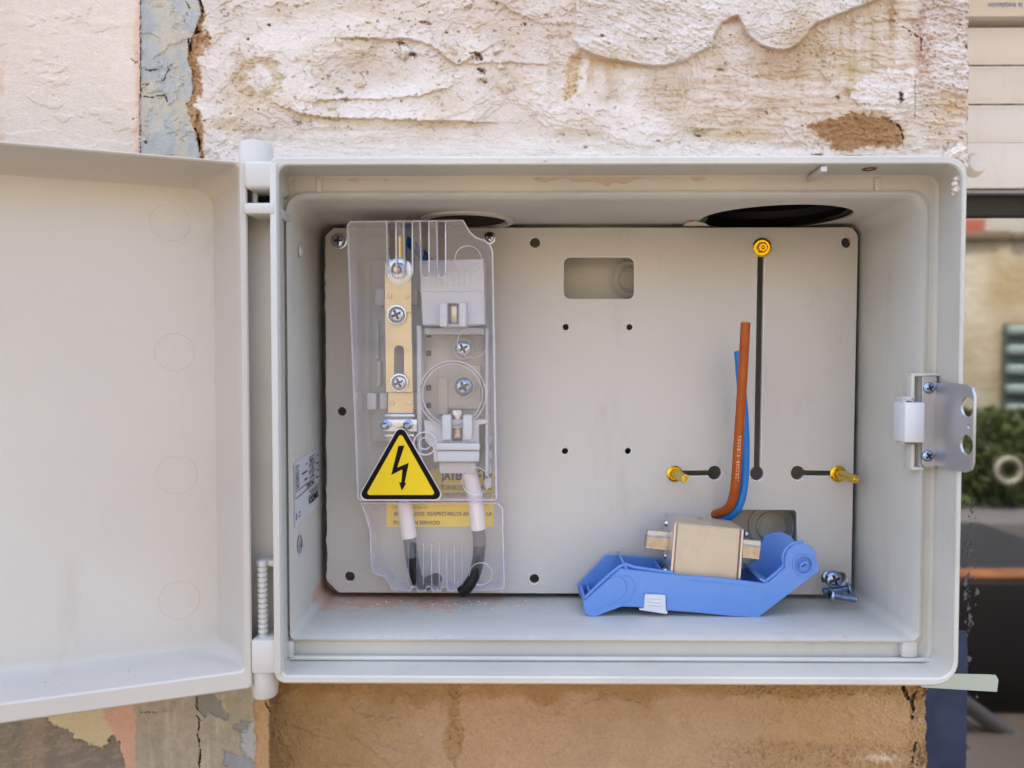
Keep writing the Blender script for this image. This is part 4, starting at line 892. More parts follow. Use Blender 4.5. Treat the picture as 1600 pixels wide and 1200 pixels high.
# black tails with white sleeves
def black_tail(name, pts, rad, cuts, lbl):
    full = catmull([P(*p) for p in pts], 14); n = len(full); root = thing(name, lbl, 'cable', tuple(full[-1]), 'black cables with white sleeves')
    def seg(a, b, m, k, nm): mb = MB(); tube(mb, full[int(a * (n - 1)):int(b * (n - 1)) + 1], rad * k, m, 18); mb.build(nm, root)
    seg(0, cuts[0], m_whitew, 1.18, 'white_sleeve'); seg(cuts[0], cuts[1], m_greyw, 1.0, 'grey_sleeve'); seg(cuts[1], 1, m_blackw, .94, 'black_insulation')
black_tail('black_cable', [(628, 700, .474), (629, 740, .474), (632, 785, .474), (637, 822, .474), (641, 850, .474), (646, 885, .474), (656, 912, .477), (674, 908, .483), (690, 898, .494)], PXL(10.2, .474), (.46, .575), 'black cable on the left of the pair, ending in a small hole')
black_tail('black_cable', [(727, 715, .470), (735, 745, .470), (743, 780, .471), (746, 815, .473), (749, 845, .474), (747, 875, .474), (741, 899, .473), (731, 916, .472), (721, 925, .473)], PXL(10.2, .474), (.42, .53), 'black cable on the right of the pair, curling onto the floor of the box')

# ------------------------------------------------------------------ clear cover
CV = thing('clear_cover', 'clear plastic fuse cover with slots and a warning triangle', 'cover', tuple(P(680, 925, YP)))
YT, YM = .434, .459
def Yc(v): return YT + (v - 345) / (783 - 345) * (YM - YT)
def CF(u, v, w): p = P(u, v, Yc(v)); return p + Vector((0, w, 0))
def cover_shell(mb, loop, f, holes=(), t=.0011, wall=True, depth=lambda p: YP - .0012 - p.y):
    prism(mb, [loop] + list(holes), f, 0, t, m_clear, c=1.6, cw=.0007, edge=m_clearw)
top = [(541, 780), (541, 352), (546, 345), (605, 344), (606, 426), (609, 431), (615, 431), (618, 426), (618, 344), (631, 344), (633, 428), (636, 432), (641, 432), (644, 428), (643, 344), (657, 344), (659, 428), (662, 432), (667, 432), (670, 428), (669, 344), (683, 344), (684.5, 428), (687, 432), (693, 432), (696, 428), (695, 344),
       (724, 343), (729, 352), (735, 362), (744, 370), (756, 374), (765, 380), (770, 392), (771, 780), (766, 783), (547, 783)]
# the cover narrows towards the bottom as it slopes back
def nar(p): u, v = p; k = (v - 345) / 438; return (u + (17 if u < 600 else 6) * k * (1 if (u < 600 or u > 720) else 0), v)
top = [nar(p) for p in top]
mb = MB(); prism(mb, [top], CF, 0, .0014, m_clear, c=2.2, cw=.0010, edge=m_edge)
PN = mb.build('front_panel', CV)
def walls(name, loop, f, t_px, yend, m, closed=True, parent=CV):
    lo = ccw(loop); inn = offs(lo, t_px); mb = MB(); n = len(lo)
    A = [f(u, v, .0006) for u, v in lo]; B = [f(u, v, .0006) for u, v in inn]
    A2 = [Vector((p.x, yend, p.z)) for p in A]; B2 = [Vector((p.x, yend, p.z)) for p in B]
    vs = A + B + A2 + B2; fs = []
    for i in range(n):
        j = (i + 1) % n; fs += [(i, j, 2 * n + j, 2 * n + i), (n + j, n + i, 3 * n + i, 3 * n + j), (i, n + i, n + j, j), (2 * n + i, 2 * n + j, 3 * n + j, 3 * n + i)]
    mb.add(vs, fs, m); return mb.build(name, parent, angle=28)
outer = [p for p in top if not (p[1] > 400 and p[1] < 440)]
keep_ = []
for p in top:
    if 602 < p[0] < 700 and p[1] < 440: continue
    keep_.append(p)
walls('side_wall', keep_, CF, 3.0, YP - .001, m_clearw)
for xa, xb in ((605.5, 618), (632, 643.5), (658, 669.5), (684, 695.5)):
    mb = MB()
    for x_ in (xa - 1.2, xb): pbox(mb, x_, 344, x_ + 1.2, 428, YT + .0008, YT + .011, m_clearw, .0002)
    pbox(mb, xb - .3, 346, xb + 1.5, 426, YT - .0004, YT + .0009, m_edge, .0002)  # white strip painted as the highlight on each slot's right edge
    mb.build('slot_lip', PN)
# lower, deeper step of the cover
YLo = .4655
lowr = [(562, 785), (778, 785), (786, 795), (789, 915), (786, 922), (724, 925), (722, 919), (716, 919), (713, 925), (699, 925), (697, 919), (691, 919), (689, 925), (675, 925), (673, 919), (667, 919), (665, 925), (652, 925), (650, 919), (644, 919), (642, 925), (612, 922), (607, 912), (600, 902), (586, 899), (580, 893), (578, 870), (577, 830), (568, 800)]
sl_holes = [rr(640, 847, 649, 912, 4, 4), rr(662, 850, 663, 851, 0)]
def LFc(u, v, w): return P(u, v, YLo + (v - 785) / 140 * .006) + Vector((0, w, 0))
mb = MB(); prism(mb, [lowr, rr(639, 847, 650, 916, 5, 5)], LFc, 0, .0012, m_clear, c=1.2, cw=.0006, edge=m_clearw)
mb.build('lower_panel', CV); walls('lower_wall', lowr, LFc, 2.5, YP - .001, m_clearw)
mb = MB()
for x_ in (661, 674, 686, 698, 710, 722): pbox(mb, x_ - .6, 850, x_ + .6, 915, YLo + .001, YLo + .005, m_clearw, .0002)
mb.build('thin_rib', CV)
def ringpart(px, py, r_, f, name, th=1.6, deep=.004, m=m_edge):
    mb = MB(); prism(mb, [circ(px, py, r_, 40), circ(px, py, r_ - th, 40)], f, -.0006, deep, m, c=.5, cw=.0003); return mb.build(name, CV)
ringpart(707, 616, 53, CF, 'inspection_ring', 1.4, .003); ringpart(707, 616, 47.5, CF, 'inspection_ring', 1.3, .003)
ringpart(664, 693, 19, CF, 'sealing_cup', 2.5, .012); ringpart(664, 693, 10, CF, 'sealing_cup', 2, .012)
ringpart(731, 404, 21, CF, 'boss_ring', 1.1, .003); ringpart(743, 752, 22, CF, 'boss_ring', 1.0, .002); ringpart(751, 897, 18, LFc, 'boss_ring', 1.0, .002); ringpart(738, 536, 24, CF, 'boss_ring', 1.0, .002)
# warning triangle
def tri(cx, top_, bot, hw, r_, n=5):
    A = [(cx, top_), (cx + hw, bot), (cx - hw, bot)]; out = []
    for i in range(3):
        a, b, c = Vector(A[i - 1]), Vector(A[i]), Vector(A[(i + 1) % 3]); d1 = (a - b).normalized(); d2 = (c - b).normalized()
        bis = (d1 + d2).normalized(); half = math.acos(d1.dot(d2)) / 2; L = r_ / math.sin(half); ce = b + bis * L
        p1 = b + d1 * (r_ / math.tan(half)); p2 = b + d2 * (r_ / math.tan(half)); a1 = math.atan2(p1.y - ce.y, p1.x - ce.x); a2 = math.atan2(p2.y - ce.y, p2.x - ce.x)
        da = (a2 - a1 + math.pi) % (2 * math.pi) - math.pi
        for k in range(n + 1): t = a1 + da * k / n; out.append((ce.x + math.cos(t) * r_, ce.y + math.sin(t) * r_))
    return out
def SF(u, v, w): return CF(u, v, w)
mb = MB(); prism(mb, [tri(626.5, 659, 782, 70, 9)], SF, -.0004, -.0001, m_white, back=False)
prism(mb, [tri(626.5, 662, 780, 67.5, 8.5)], SF, -.0006, -.0002, m_blk, back=False)
prism(mb, [tri(626.5, 676, 773, 54.5, 3.5)], SF, -.0008, -.0003, m_yel, back=False)
def zz(x, y): return (500 + x / 4.571, 540 + y / 4.571)
bolt = [zz(*p) for p in ((562, 715), (605, 713), (553, 870), (636, 836), (606, 978), (618, 980), (586, 1034), (567, 976), (583, 976), (590, 882), (511, 922))]
prism(mb, [bolt], SF, -.0010, -.0004, m_blk, back=False)
ws = mb.build('warning_triangle', CV, fix=False, angle=20); ws['label'] = 'yellow warning triangle with a black border and lightning arrow'

# ------------------------------------------------------------------ brass studs
def stud(px, py, L, lbl, tip=None, rb=12.5):
    b = P(px, py, YP); ax = Vector((0, -1, 0)) if tip is None else (P(*tip) - b).normalized()
    root = thing('brass_stud', lbl, 'screw', tuple(b), 'brass studs on the mounting plate')
    mb = MB(); k = PXL(1, YP); lathe(mb, [(k * rb, 0), (k * rb, .0008), (k * rb * .8, .0016)], b, ax, m_gold, 32); mb.build('flange', root)
    mb = MB(); lathe(mb, [(k * 9, .001), (k * 9, .004), (k * 7.2, .005)] , b, ax, m_gold, 6 if L < .01 else 20); mb.build('collar', root)
    mb = MB(); lathe(mb, [(k * 6.8, .004), (k * 6.6, L - .001), (k * 5.6, L), (k * 3.8, L), (k * 3.2, L - .0015), (k * 1.8, L - .0012), (.0001, L - .001)], b, ax, m_gold2 if L > .01 else m_gold, 22, False); mb.build('shank', root)
stud(1054, 740, .024, 'brass stud in the short slot left of the brown wire', (1071, 748, .463))
stud(1309, 740, .025, 'brass stud in the short slot nearest the right edge of the plate', (1337, 749, .462))
stud(1190, 387, .008, 'short brass stud at the top of the long vertical slot', (1193, 386, .477), 14.5)

# ------------------------------------------------------------------ brown and blue wires
def wire(name, pts, rad, m, lbl, cat='cable'):
    full = catmull([P(*p) for p in pts], 12); root = thing(name, lbl, cat, tuple(full[-1]))
    mb = MB(); tube(mb, full, rad, m, 20); mb.build('insulation', root)
    mb = MB(); d = (full[0] - full[1]).normalized(); lathe(mb, [(rad * .62, 0), (rad * .6, .0006)], full[0], d, m_copper, 16); mb.build('copper_end', root)
    return root, full
rb, fb_ = wire('brown_wire', [(1165, 504, .452), (1162, 560, .453), (1157, 640, .455), (1153, 700, .458), (1150, 745, .462), (1146, 775, .467), (1138, 793, .474), (1122, 802, .484), (1100, 806, .500)], PXL(7.3, .458), m_brownw, 'brown insulated wire standing up from the lower cut-out')
wire('blue_wire', [(1154, 549, .470), (1158, 600, .468), (1163, 660, .467), (1164, 720, .468), (1161, 765, .470), (1153, 792, .473), (1140, 806, .480), (1122, 813, .488), (1098, 816, .502)], PXL(7.0, .468), m_bluew, 'bright blue insulated wire just behind the brown one')
# print running down the brown wire
mb = MB(); s = 'ASCABLE-RKCABEL H07Z1-R 16'; n = len(fb_); i0 = int(n * .42)
zq = [p.z for p in fb_]; zt_w, zb_w = P(1152, 682, .457).z, P(1141, 798, .474).z
def on_wire(z):
    for a, b in zip(fb_[:-1], fb_[1:]):
        if b.z <= z <= a.z: t = (a.z - z) / max(a.z - b.z, 1e-9); return a.lerp(b, t), (b - a).normalized()
    return fb_[-3], (fb_[-2] - fb_[-3]).normalized()
for i, ch in enumerate(s):
    if ch == ' ': continue
    z = zt_w + (zb_w - zt_w) * i / (len(s) - 1); p, t = on_wire(z); side = t.cross(Vector((0, -1, 0))).normalized(); 
    vs, fs = text_faces(ch, .0028)
    mb.add([p + t * x + (-side) * (y) * -1 + Vector((0, -1, 0)) * (math.sqrt(max(PXL(7.3, .458) ** 2 - y * y, 0)) + .00012) for x, y in vs], fs, m_print)
mb.build('print', rb, fix=False)

# ------------------------------------------------------------------ blue fuse carrier handle, lying on the floor of the box
YN, YF2 = .4445, .478
HD = thing('fuse_carrier', 'blue plastic fuse carrier lying tilted on the floor of the box', 'fuse carrier', tuple(P(1187, 965, YN)))
def Z(x, y): return (850 + x / 3.077, 690 + y / 3.077)
near = [Z(*p) for p in ((188, 775), (368, 612), (620, 640), (850, 657), (1050, 682), (1082, 680), (1160, 608), (1160, 560), (1175, 525), (1205, 498), (1245, 489), (1285, 505), (1310, 540), (1316, 590), (1330, 607), (1318, 628), (1030, 847), (900, 840), (760, 826), (585, 812), (560, 800), (460, 797), (372, 795), (300, 822), (262, 838), (236, 843), (208, 836), (192, 815))]
disc = circ(*Z(1245, 592), 43 / 3.077, 30)
mb = MB(); prism(mb, [near, circ(*Z(1245, 592), 13.2, 30), [Z(*p) for p in ((482, 730), (584, 734), (588, 800), (484, 794))]], FY(YN), 0, .0022, m_blue, c=1.0, cw=.0005)
NS = mb.build('near_side', HD)
mb = MB(); c_ = P(*Z(1245, 592), YN); k = PXL(1 / 3.077, YN)
lathe(mb, [(k * 52, .0002), (k * 51, .0009), (k * 43, .0009), (k * 40, -.0014), (.0001, -.0014)], c_, (0, -1, 0), m_blue, 36, False)
prism(mb, [[Z(*p) for p in ((1225, 600), (1228, 588), (1252, 571), (1264, 573), (1268, 584), (1263, 594), (1238, 612), (1228, 610))], [Z(*p) for p in ((1234, 598), (1252, 584), (1258, 588), (1257, 593), (1241, 603), (1235, 603))]], FY(YN), -.0012, .002, m_blue, c=.4, cw=.0003)
mb.build('pivot_boss', NS)
# stepped rim along the slanted grip and round the knuckle
ctr = [Z(*p) for p in ((196, 752), (366, 600), (440, 606), (620, 632))]
ctr2 = [Z(*p) for p in ((1062, 676), (1148, 600), (1148, 556), (1166, 514), (1200, 490), (1245, 482))]
for c2 in (ctr, ctr2):
    mb = MB(); pts = [P(u, v, YN + .0035) for u, v in c2]; tube(mb, catmull(pts, 3), .0011, m_blue, 8); mb.build('rim', NS)
far = [Z(*p) for p in ((160, 690), (300, 545), (560, 562), (600, 575), (960, 615), (1030, 560), (1045, 490), (1062, 458), (1100, 440), (1150, 438), (1190, 456), (1213, 490), (1217, 530), (1150, 640), (1060, 690), (900, 790), (500, 780), (240, 800), (170, 740))]
mb = MB(); prism(mb, [far], FY(YF2), 0, .0022, m_blue, c=1.0, cw=.0005)
mb.build('far_side', HD)
for c2 in ([(300, 650), (372, 650), (398, 700), (372, 752), (300, 790), (236, 812)], [(352, 640), (420, 655), (436, 705), (410, 760), (372, 778)], [(700, 664), (1010, 694)]):
    mb = MB(); tube(mb, catmull([P(*Z(*p), YN - .00005) for p in c2], 6), .00028, m_blue, 6); mb.build('mould_line', NS)
# the web joining both sides: a bent strip under the grip and along the middle
def strip(name, path, yA, yB, th, parent=HD):
    mb = MB()
    for (a, b) in zip(path[:-1], path[1:]):
        pa, pb = P(*a, YN), P(*b, YN); d = (pb - pa).normalized(); nn = Vector((-d.z, 0, d.x)) * th
        vs = [Vector((p.x + o.x, y, p.z + o.z)) for y in (yA, yB) for p, o in ((pa, nn * 0), (pb, nn * 0), (pb, nn), (pa, nn))]
        mb.add(vs, [(0, 1, 2, 3), (4, 7, 6, 5), (0, 4, 5, 1), (1, 5, 6, 2), (2, 6, 7, 3), (3, 7, 4, 0)], m_blue)
    return mb.build(name, parent)
strip('floor_web', [Z(192, 790), Z(208, 826), Z(262, 832), Z(372, 788), Z(580, 800), Z(1030, 838), Z(1300, 630)], YN + .0015, YF2 + .001, .0018)
strip('end_web', [Z(190, 768), Z(194, 800)], YN + .0015, YF2 + .001, .0018)
strip('cross_rib', [Z(385, 600), Z(440, 700)], YN + .0015, YF2 + .001, .0014)
strip('cross_rib', [Z(575, 640), Z(575, 780)], YN + .012, YF2 + .001, .0012)
strip('cross_rib', [Z(225, 760), Z(230, 790)], YN + .0015, YF2 + .001, .0012)
strip('cross_rib', [Z(1040, 668), Z(1100, 700)], YN + .0015, YF2 + .001, .0014)
mb = MB(); prism(mb, [[Z(*p) for p in ((484, 732), (583, 736), (586, 812), (594, 816), (590, 828), (458, 808), (460, 802), (478, 800))]], FY(YN), -.0012, .003, m_white, c=.8, cw=.0005)
for y_ in (752, 768, 784):
    a = P(*Z(500, y_ - 2), YN - .0013); b = P(*Z(562, y_ + 4), YN - .0013); tube(mb, [a, b], .0005, m_white, 6)
mb.build('white_catch', HD)

# ------------------------------------------------------------------ the cartridge fuse
YQ0, YQ1 = .4495, .475
FU = thing('cartridge_fuse', 'beige ceramic blade fuse sitting in the blue carrier', 'fuse', tuple(P(1104, 905, .46)))
def Q(x, y): return (990 + x / 7.273, 790 + y / 7.273)
body = [Q(*p) for p in ((492, 196), (1228, 262), (1216, 300), (1165, 1010), (430, 980), (436, 770))]
body = [Q(497, 200), Q(1222, 268), Q(1222, 290), Q(1168, 1000), Q(432, 940), Q(490, 215)]
mb = MB(); prism(mb, [body], FY(YQ0), 0, YQ1 - YQ0, m_ceramic, c=2.2, cw=.001); mb.build('ceramic_body', FU)
for loop, nm in (([Q(466, 182), Q(492, 196), Q(432, 950), Q(400, 940)], 0), ([Q(1228, 268), Q(1254, 276), Q(1206, 1010), Q(1176, 1000)], 1)):
    mb = MB(); prism(mb, [loop], FY(YQ0 - .001), 0, YQ1 - YQ0 + .002, m_alu, c=.5, cw=.0004); mb.build('end_plate', FU)
for loop in ([Q(150, 345), Q(448, 368), Q(430, 520), Q(132, 486)], [Q(1236, 450), Q(1450, 470), Q(1428, 618), Q(1232, 596)]):
    mb = MB(); prism(mb, [loop], FY(.457), 0, .006, m_silver, c=.9, cw=.0008)
    up = [(u, v - 10) for u, v in loop]; a, b, c, d = loop
    prism(mb, [[(a[0] + 1, a[1] - 9.5), (b[0], b[1] - 9.5), (b[0], b[1] + 1), (a[0], a[1] + 1)]], FY(.4595), 0, .003, m_zinc, c=.9, cw=.0008)
    mb.build('blade', FU)
for px, py, Y_ in ((1043, 817, .47), (1042, 868, .466), (1041, 892, .456), (1163.5, 834, .466)):
    mb = MB(); c_ = P(px, py, Y_); d = -1 if px < 1100 else 1
    lathe(mb, [(.0022, 0), (.0022, .0012), (.0017, .002), (.0006, .0022)], c_, (d, 0, -.08), m_zinc, 14); mb.build('end_rivet', FU)
mb = MB(); o = P(1102, 815, .462); zt2 = None
text(mb, 'S', .0075, lambda x, y: P(1101, 818, .4495) + Vector((x, .012 + y * 1.0, .0005 - x * .09)), m_blk); mb.build('top_mark', FU, fix=False)

# ------------------------------------------------------------------ loose screws
def screw(loc, axis, L, rh, lbl, nutty=False):
    root = thing('loose_screw', lbl, 'screw', tuple(loc), 'loose screws on the floor of the box')
    ax = Vector(axis).normalized(); loc = Vector(loc)
    head('screw_head', loc, -ax, rh, m_bzinc, root, 20)
    mb = MB(); k = rh * .56; pr = [(k, 0)]; nt_ = 16
    for i in range(nt_): t = L * i / nt_; q = L / nt_; pr += [(k * .84, t + q * .15), (k, t + q * .5), (k * .84, t + q * .95)]
    lathe(mb, pr + [(k * .6, L + .0003)], loc, ax, m_bzinc, 18); mb.build('thread', root)
    return root
screw(P(1302, 905, .4715), (.05, 1, -.1), .010, PXL(13.5, .4715), 'loose screw standing with its cross head facing out')
screw(P(1300, 930, .460), (1, .0, -.15), PXL(38, .460), PXL(10.5, .460), 'loose screw lying in front, thread pointing right')
screw(P(1324, 920, .471), (-1, .05, -.12), PXL(38, .471), PXL(10, .471), 'loose screw lying behind, thread pointing left')

# ------------------------------------------------------------------ crumbs and smears
fz = lambda Y: l3[2] + (b0[2] - l3[2]) * (Y - YL) / (.493 - YL)
mb = MB()
def crumb(c, r, m):
    bm = bmesh.new(); bmesh.ops.create_icosphere(bm, subdivisions=1, radius=r)
    for v in bm.verts: v.co = Vector((v.co.x * random.uniform(.6, 1.5), v.co.y * random.uniform(.6, 1.4), v.co.z * random.uniform(.3, .7))) + Vector(c)
    bm.verts.index_update(); mb.add([v.co.copy() for v in bm.verts], [tuple(v.index for v in f.verts) for f in bm.faces], m); bm.free()
for i in range(420):
    back = random.random() < .7
    Y_ = random.uniform(.455, .484) if back else random.uniform(.412, .47)
    x = random.gauss(-.045, .05) if back else random.uniform(-.12, .17)
    if not -.13 < x < .19: continue
    crumb((x, Y_, fz(Y_) + .0002), random.choice((.0002, .0003, .0004, .0009)), random.choice((m_dust, m_dust, m_rdust, m_rdust)))
for i in range(160):
    crumb((random.gauss(-.03, .06), YL + random.uniform(-.0012, .002), l3[2] + .0003), random.uniform(.0002, .0005), m_dust)
for px, py, Y_ in ((1320, 996, .408), (1020, 965, .425), (1078, 984, .415), (1230, 945, .45)): crumb((P(px, py, Y_).x, Y_, fz(Y_) + .0004), .0011 if px == 1320 else .0007, m_rdust if px == 1320 else m_dust)
for i in range(14):
    p = DP(random.uniform(20, 330), 0, .02); u = random.uniform(.05, .24); crumb(DW(u, zbi + .0018, random.uniform(.006, .02)), random.uniform(.0002, .0006), random.choice((m_dust, m_blackw)))
o = mb.build('plaster_crumbs', angle=180); o['kind'] = 'stuff'; o['label'] = 'plaster and brick crumbs scattered on the box floor'
def blob(pts, Y, m, th=.0006, name='plaster_smear'):
    mbb = MB(); ph = random.random() * 9; lp = []
    q = catmull([Vector((a, b, 0)) for a, b in pts + [pts[0]]], 8)[:-1]
    lp = [(p.x + .8 * math.sin(i * 1.7 + ph), p.y + .6 * math.cos(i * 2.3 + ph)) for i, p in enumerate(q)]
    prism(mbb, [lp], FY(Y), -th, .0002, m, c=.8, cw=th * .7); return mbb
mbS = MB()
for pts in ([(835, 281), (842, 276), (860, 278), (880, 275), (905, 272), (940, 272), (985, 273), (1010, 277), (990, 281), (975, 288), (960, 284), (950, 291), (930, 284), (900, 284), (880, 279), (850, 284)], [(507, 278), (520, 275), (528, 278), (518, 281)], [(540, 276), (550, 273), (560, 281), (552, 284), (542, 281)], [(1075, 277), (1090, 274), (1103, 279), (1088, 283)], [(1025, 276), (1045, 274), (1055, 277), (1040, 279)], [(598, 280), (604, 279), (603, 284)]):
    b_ = blob(pts, YG, m_smear); mbS.add(b_.v, b_.f, m_smear)
o = mbS.build('plaster_smears'); o['kind'] = 'stuff'; o['label'] = 'dried plaster smears along the top groove of the box'
# lumps of plaster at the top right corner of the box
mb = MB()
for px, py, Y_, r_ in ((1488, 240, .386, .004), (1497, 236, .388, .005), (1503, 246, .388, .0035), (1492, 287, .388, .0022), (1495, 295, .389, .003), (1494, 279, .389, .002), (1491, 302, .391, .0018), (1480, 241, .386, .0028), (445, 248, .387, .002), (438, 247, .387, .0018), (1508, 258, .388, .0022), (852, 250, .3845, .0011), (782, 248, .3845, .0008)):
    bm = bmesh.new(); bmesh.ops.create_icosphere(bm, subdivisions=3, radius=r_); c_ = P(px, py, Y_)
    sd_ = px * .37
    for v in bm.verts:
        nrm_ = v.co.normalized(); k = 1 + .35 * math.sin(nrm_.x * 5 + sd_) * math.cos(nrm_.z * 6 + sd_) + .15 * math.sin(nrm_.x * 13 + nrm_.z * 11 + sd_)
        v.co = Vector((v.co.x * 1.1, v.co.y * .45, v.co.z * .8)) * k * .72 + c_
    bm.verts.index_update(); mb.add([v.co.copy() for v in bm.verts], [tuple(v.index for v in f.verts) for f in bm.faces], m_dust); bm.free()
o = mb.build('plaster_lumps'); o['kind'] = 'stuff'; o['label'] = 'white plaster lumps squeezed out at the box corners'
mb = MB(); prism(mb, [[(1068, 352), (1078, 346), (1092, 338), (1110, 331), (1104, 344), (1095, 353)]], FY(.478), -.0003, .0003, m_green)
prism(mb, [[(1066, 353), (1074, 348), (1086, 345), (1102, 349), (1108, 353)]], FY(.476), -.0003, .0003, m_smear)
tag(mb.build('film_scrap', origin=P(1085, 350, .478)), 'green and grey film scrap at the left end of the wide conduit mouth', 'scrap')

# ------------------------------------------------------------------ roller shutter and window at the right
YS = .70
def sx(px): return P(px, 200, YS).x
XR = EX + .9
SH = thing('roller_shutter', 'cream roller shutter half lowered over the window', 'shutter', (EX + .4, YS, P(1560, 300, YS).z))
mb = MB(); zc0, zc1 = P(1560, 30, YS).z, P(1560, 30, YS).z + .2
cbox(mb, EX - .02, XR, YS - .006, YS + .1, zc0, zc1, m_cream, .001)
o = P(1600, 8, YS - .0065); kk = PXL(8.2, YS) / .7
text(mb, 'Recomendaciones despu\u00e9s de la instalaci\u00f3n', kk, lambda x, y: Vector((P(1537, 8, YS).x - x, o.y, o.z - y)), m_inkb, align='RIGHT', sx=.86)
mb.build('box_cover', SH, fix=False)['label'] = 'cream cover with upside down blue lettering'
mb = MB(); cbox(mb, EX - .02, XR, YS + .012, YS + .02, P(1560, 50, YS).z, zc0 + .002, m_creamd, 0); mb.build('shutter_slot', SH)
def slat(y0, y1):
    z1, z0 = P(1560, y0, YS).z, P(1560, y1, YS).z; mbb = MB(); H = z1 - z0; prof = []
    for i in range(13):
        t = i / 12; prof.append((-.0035 * math.sin(math.pi * t) ** .6, z0 + H * (.02 + .955 * t)))
    vs = []; fs = []
    for x_ in (EX - .02, XR):
        vs += [Vector((x_, YS + a, z)) for a, z in prof] + [Vector((x_, YS + .006, prof[-1][1])), Vector((x_, YS + .006, prof[0][1]))]
    n = 15; fs = [(i, (i + 1) % n, n + (i + 1) % n, n + i) for i in range(n)] + [tuple(range(n)), tuple(reversed(range(n, 2 * n)))]
    mbb.add(vs, fs, m_cream)
    cbox(mbb, EX - .02, XR, YS + .004, YS + .005, z0 - .0015, z0 + .003, m_creamd, 0)
    for px in (1530, 1578, 1640, 1700): cbox(mbb, P(px - 9, 100, YS).x, P(px + 8, 100, YS).x, YS + .0028, YS + .0039, z0 - .0008, z0 + .0006, m_dark, 0)  # dark bars paint the shade of the slat openings
    return mbb
for y0, y1 in ((42, 102), (102, 163), (163, 224)): slat(y0, y1).build('slat', SH)
mb = MB(); cbox(mb, EX - .02, XR, YS - .005, YS + .01, P(1560, 296, YS).z, P(1560, 225, YS).z, m_cream, .0015); BR = mb.build('bottom_rail', SH)
mb = MB(); cbox(mb, EX - .02, XR, YS - .002, YS + .008, P(1560, 303, YS).z, P(1560, 297.5, YS).z, m_creamd, .0008); mb.build('rail_seal', BR)
mb = MB(); c_ = P(1521, 258, YS - .004); lathe(mb, [(.0115, 0), (.0105, .003), (.0085, .006), (.005, .0075), (.0001, .008)], c_, (.15, -1, .12), m_plug, 30, False); mb.build('shutter_stop', BR)

WN = thing('window', 'dark framed window with reflecting glass right of the box', 'window', (EX + .4, .73, P(1560, 1800, .73).z))
YW = .722; zT = P(1560, 300, YW).z + .02; zh = P(1560, 338, YW).z; zB = P(1560, 1800, YW).z
mb = MB(); cbox(mb, EX - .03, XR, YW, YW + .05, zh, zT + .25, m_frame, .002)
cbox(mb, EX - .03, P(1500, 900, YW).x, YW, YW + .05, zB, zh, m_frame, .002)
mb.build('frame', WN)
mb = MB(); gz = clear_mat('window_glass', (.25, .27, .28), 0, gl=.98, rough=.03)
n = gz.node_tree; fr = [q for q in n.nodes if q.type == 'FRESNEL'][0]; mu = [l for l in n.links if l.from_node == fr][0].to_node
ad = n.nodes.new('ShaderNodeMapRange'); ad.inputs[1].default_value = 0; ad.inputs[2].default_value = 1; ad.inputs[3].default_value = .31; ad.inputs[4].default_value = 1
for l in list(n.links):
    if l.from_node == fr: n.links.remove(l)
n.links.new(fr.outputs[0], ad.inputs[0]); n.links.new(ad.outputs[0], mu.inputs[1])
cbox(mb, P(1499, 900, YW).x, XR, YW + .006, YW + .010, zB, zh + .01, gz, 0); mb.build('glass_pane', WN)
mb = MB(); zf0 = P(1500, 985, YW).z
lp = [(EX - .02, zB), (P(1509, 1150, YW).x, zB), (P(1509, 1150, YW).x, P(1500, 1030, YW).z), (P(1506, 1150, YW).x, P(1500, 985, YW).z), (EX - .02, P(1500, 985, YW).z)]
mb2 = MB(); m_bf = mat('blue_film', (38, 50, 76), .3, noise=(30, .7, (54, 68, 96)), bump=(60, .5, .004))
prism(mb2, [lp], lambda u, v, w: Vector((u, YW - .0012 + w, v)), 0, .0008, m_bf); mb2.build('protective_film', WN)['label'] = 'blue protective film along the lower left stile'
mb = MB(); cbox(mb, EX - .3, XR + .3, 1.4, 1.45, zB - .3, zT + .3, m_dark, 0); mb.build('room_shade_panel', WN)  # black panel stands in for the unlit room behind the glass
mb = MB(); random.seed(21)
for i in range(75):
    px = 1507 + abs(random.gauss(0, 11)); py = random.gauss(900, 60) if i < 60 else random.uniform(640, 1190); r_ = random.choice((.0004, .0006, .0009, .0018)); c_ = P(px, py, YW + .0052)
    a0 = random.uniform(0, 3); lp = [(c_.x + math.cos(a) * r_ * (1 + .5 * math.sin(3 * a + a0)), c_.z + math.sin(a) * r_ * random.uniform(1, 2.4)) for a in [2 * math.pi * k / 9 for k in range(9)]]
    prism(mb, [lp], lambda u, v, w: Vector((u, YW + .0054 + w, v)), 0, .0004, MATS.get('dull_splash') or mat('dull_splash', (104, 102, 102), .9))
o = mb.build('glass_splashes'); o['kind'] = 'stuff'; o['label'] = 'small dried plaster splashes on the window glass beside the box'
cb = MB(); prism(cb, [[(1440, 1052), (1545, 1054), (1556, 1055), (1560, 1062), (1558, 1081), (1440, 1074)]], FY(.455), 0, .0004, m_tape)
tag(cb.build('masking_tape', origin=P(1500, 1065, .455)), 'strip of pale green masking tape sticking out below the box', 'tape')

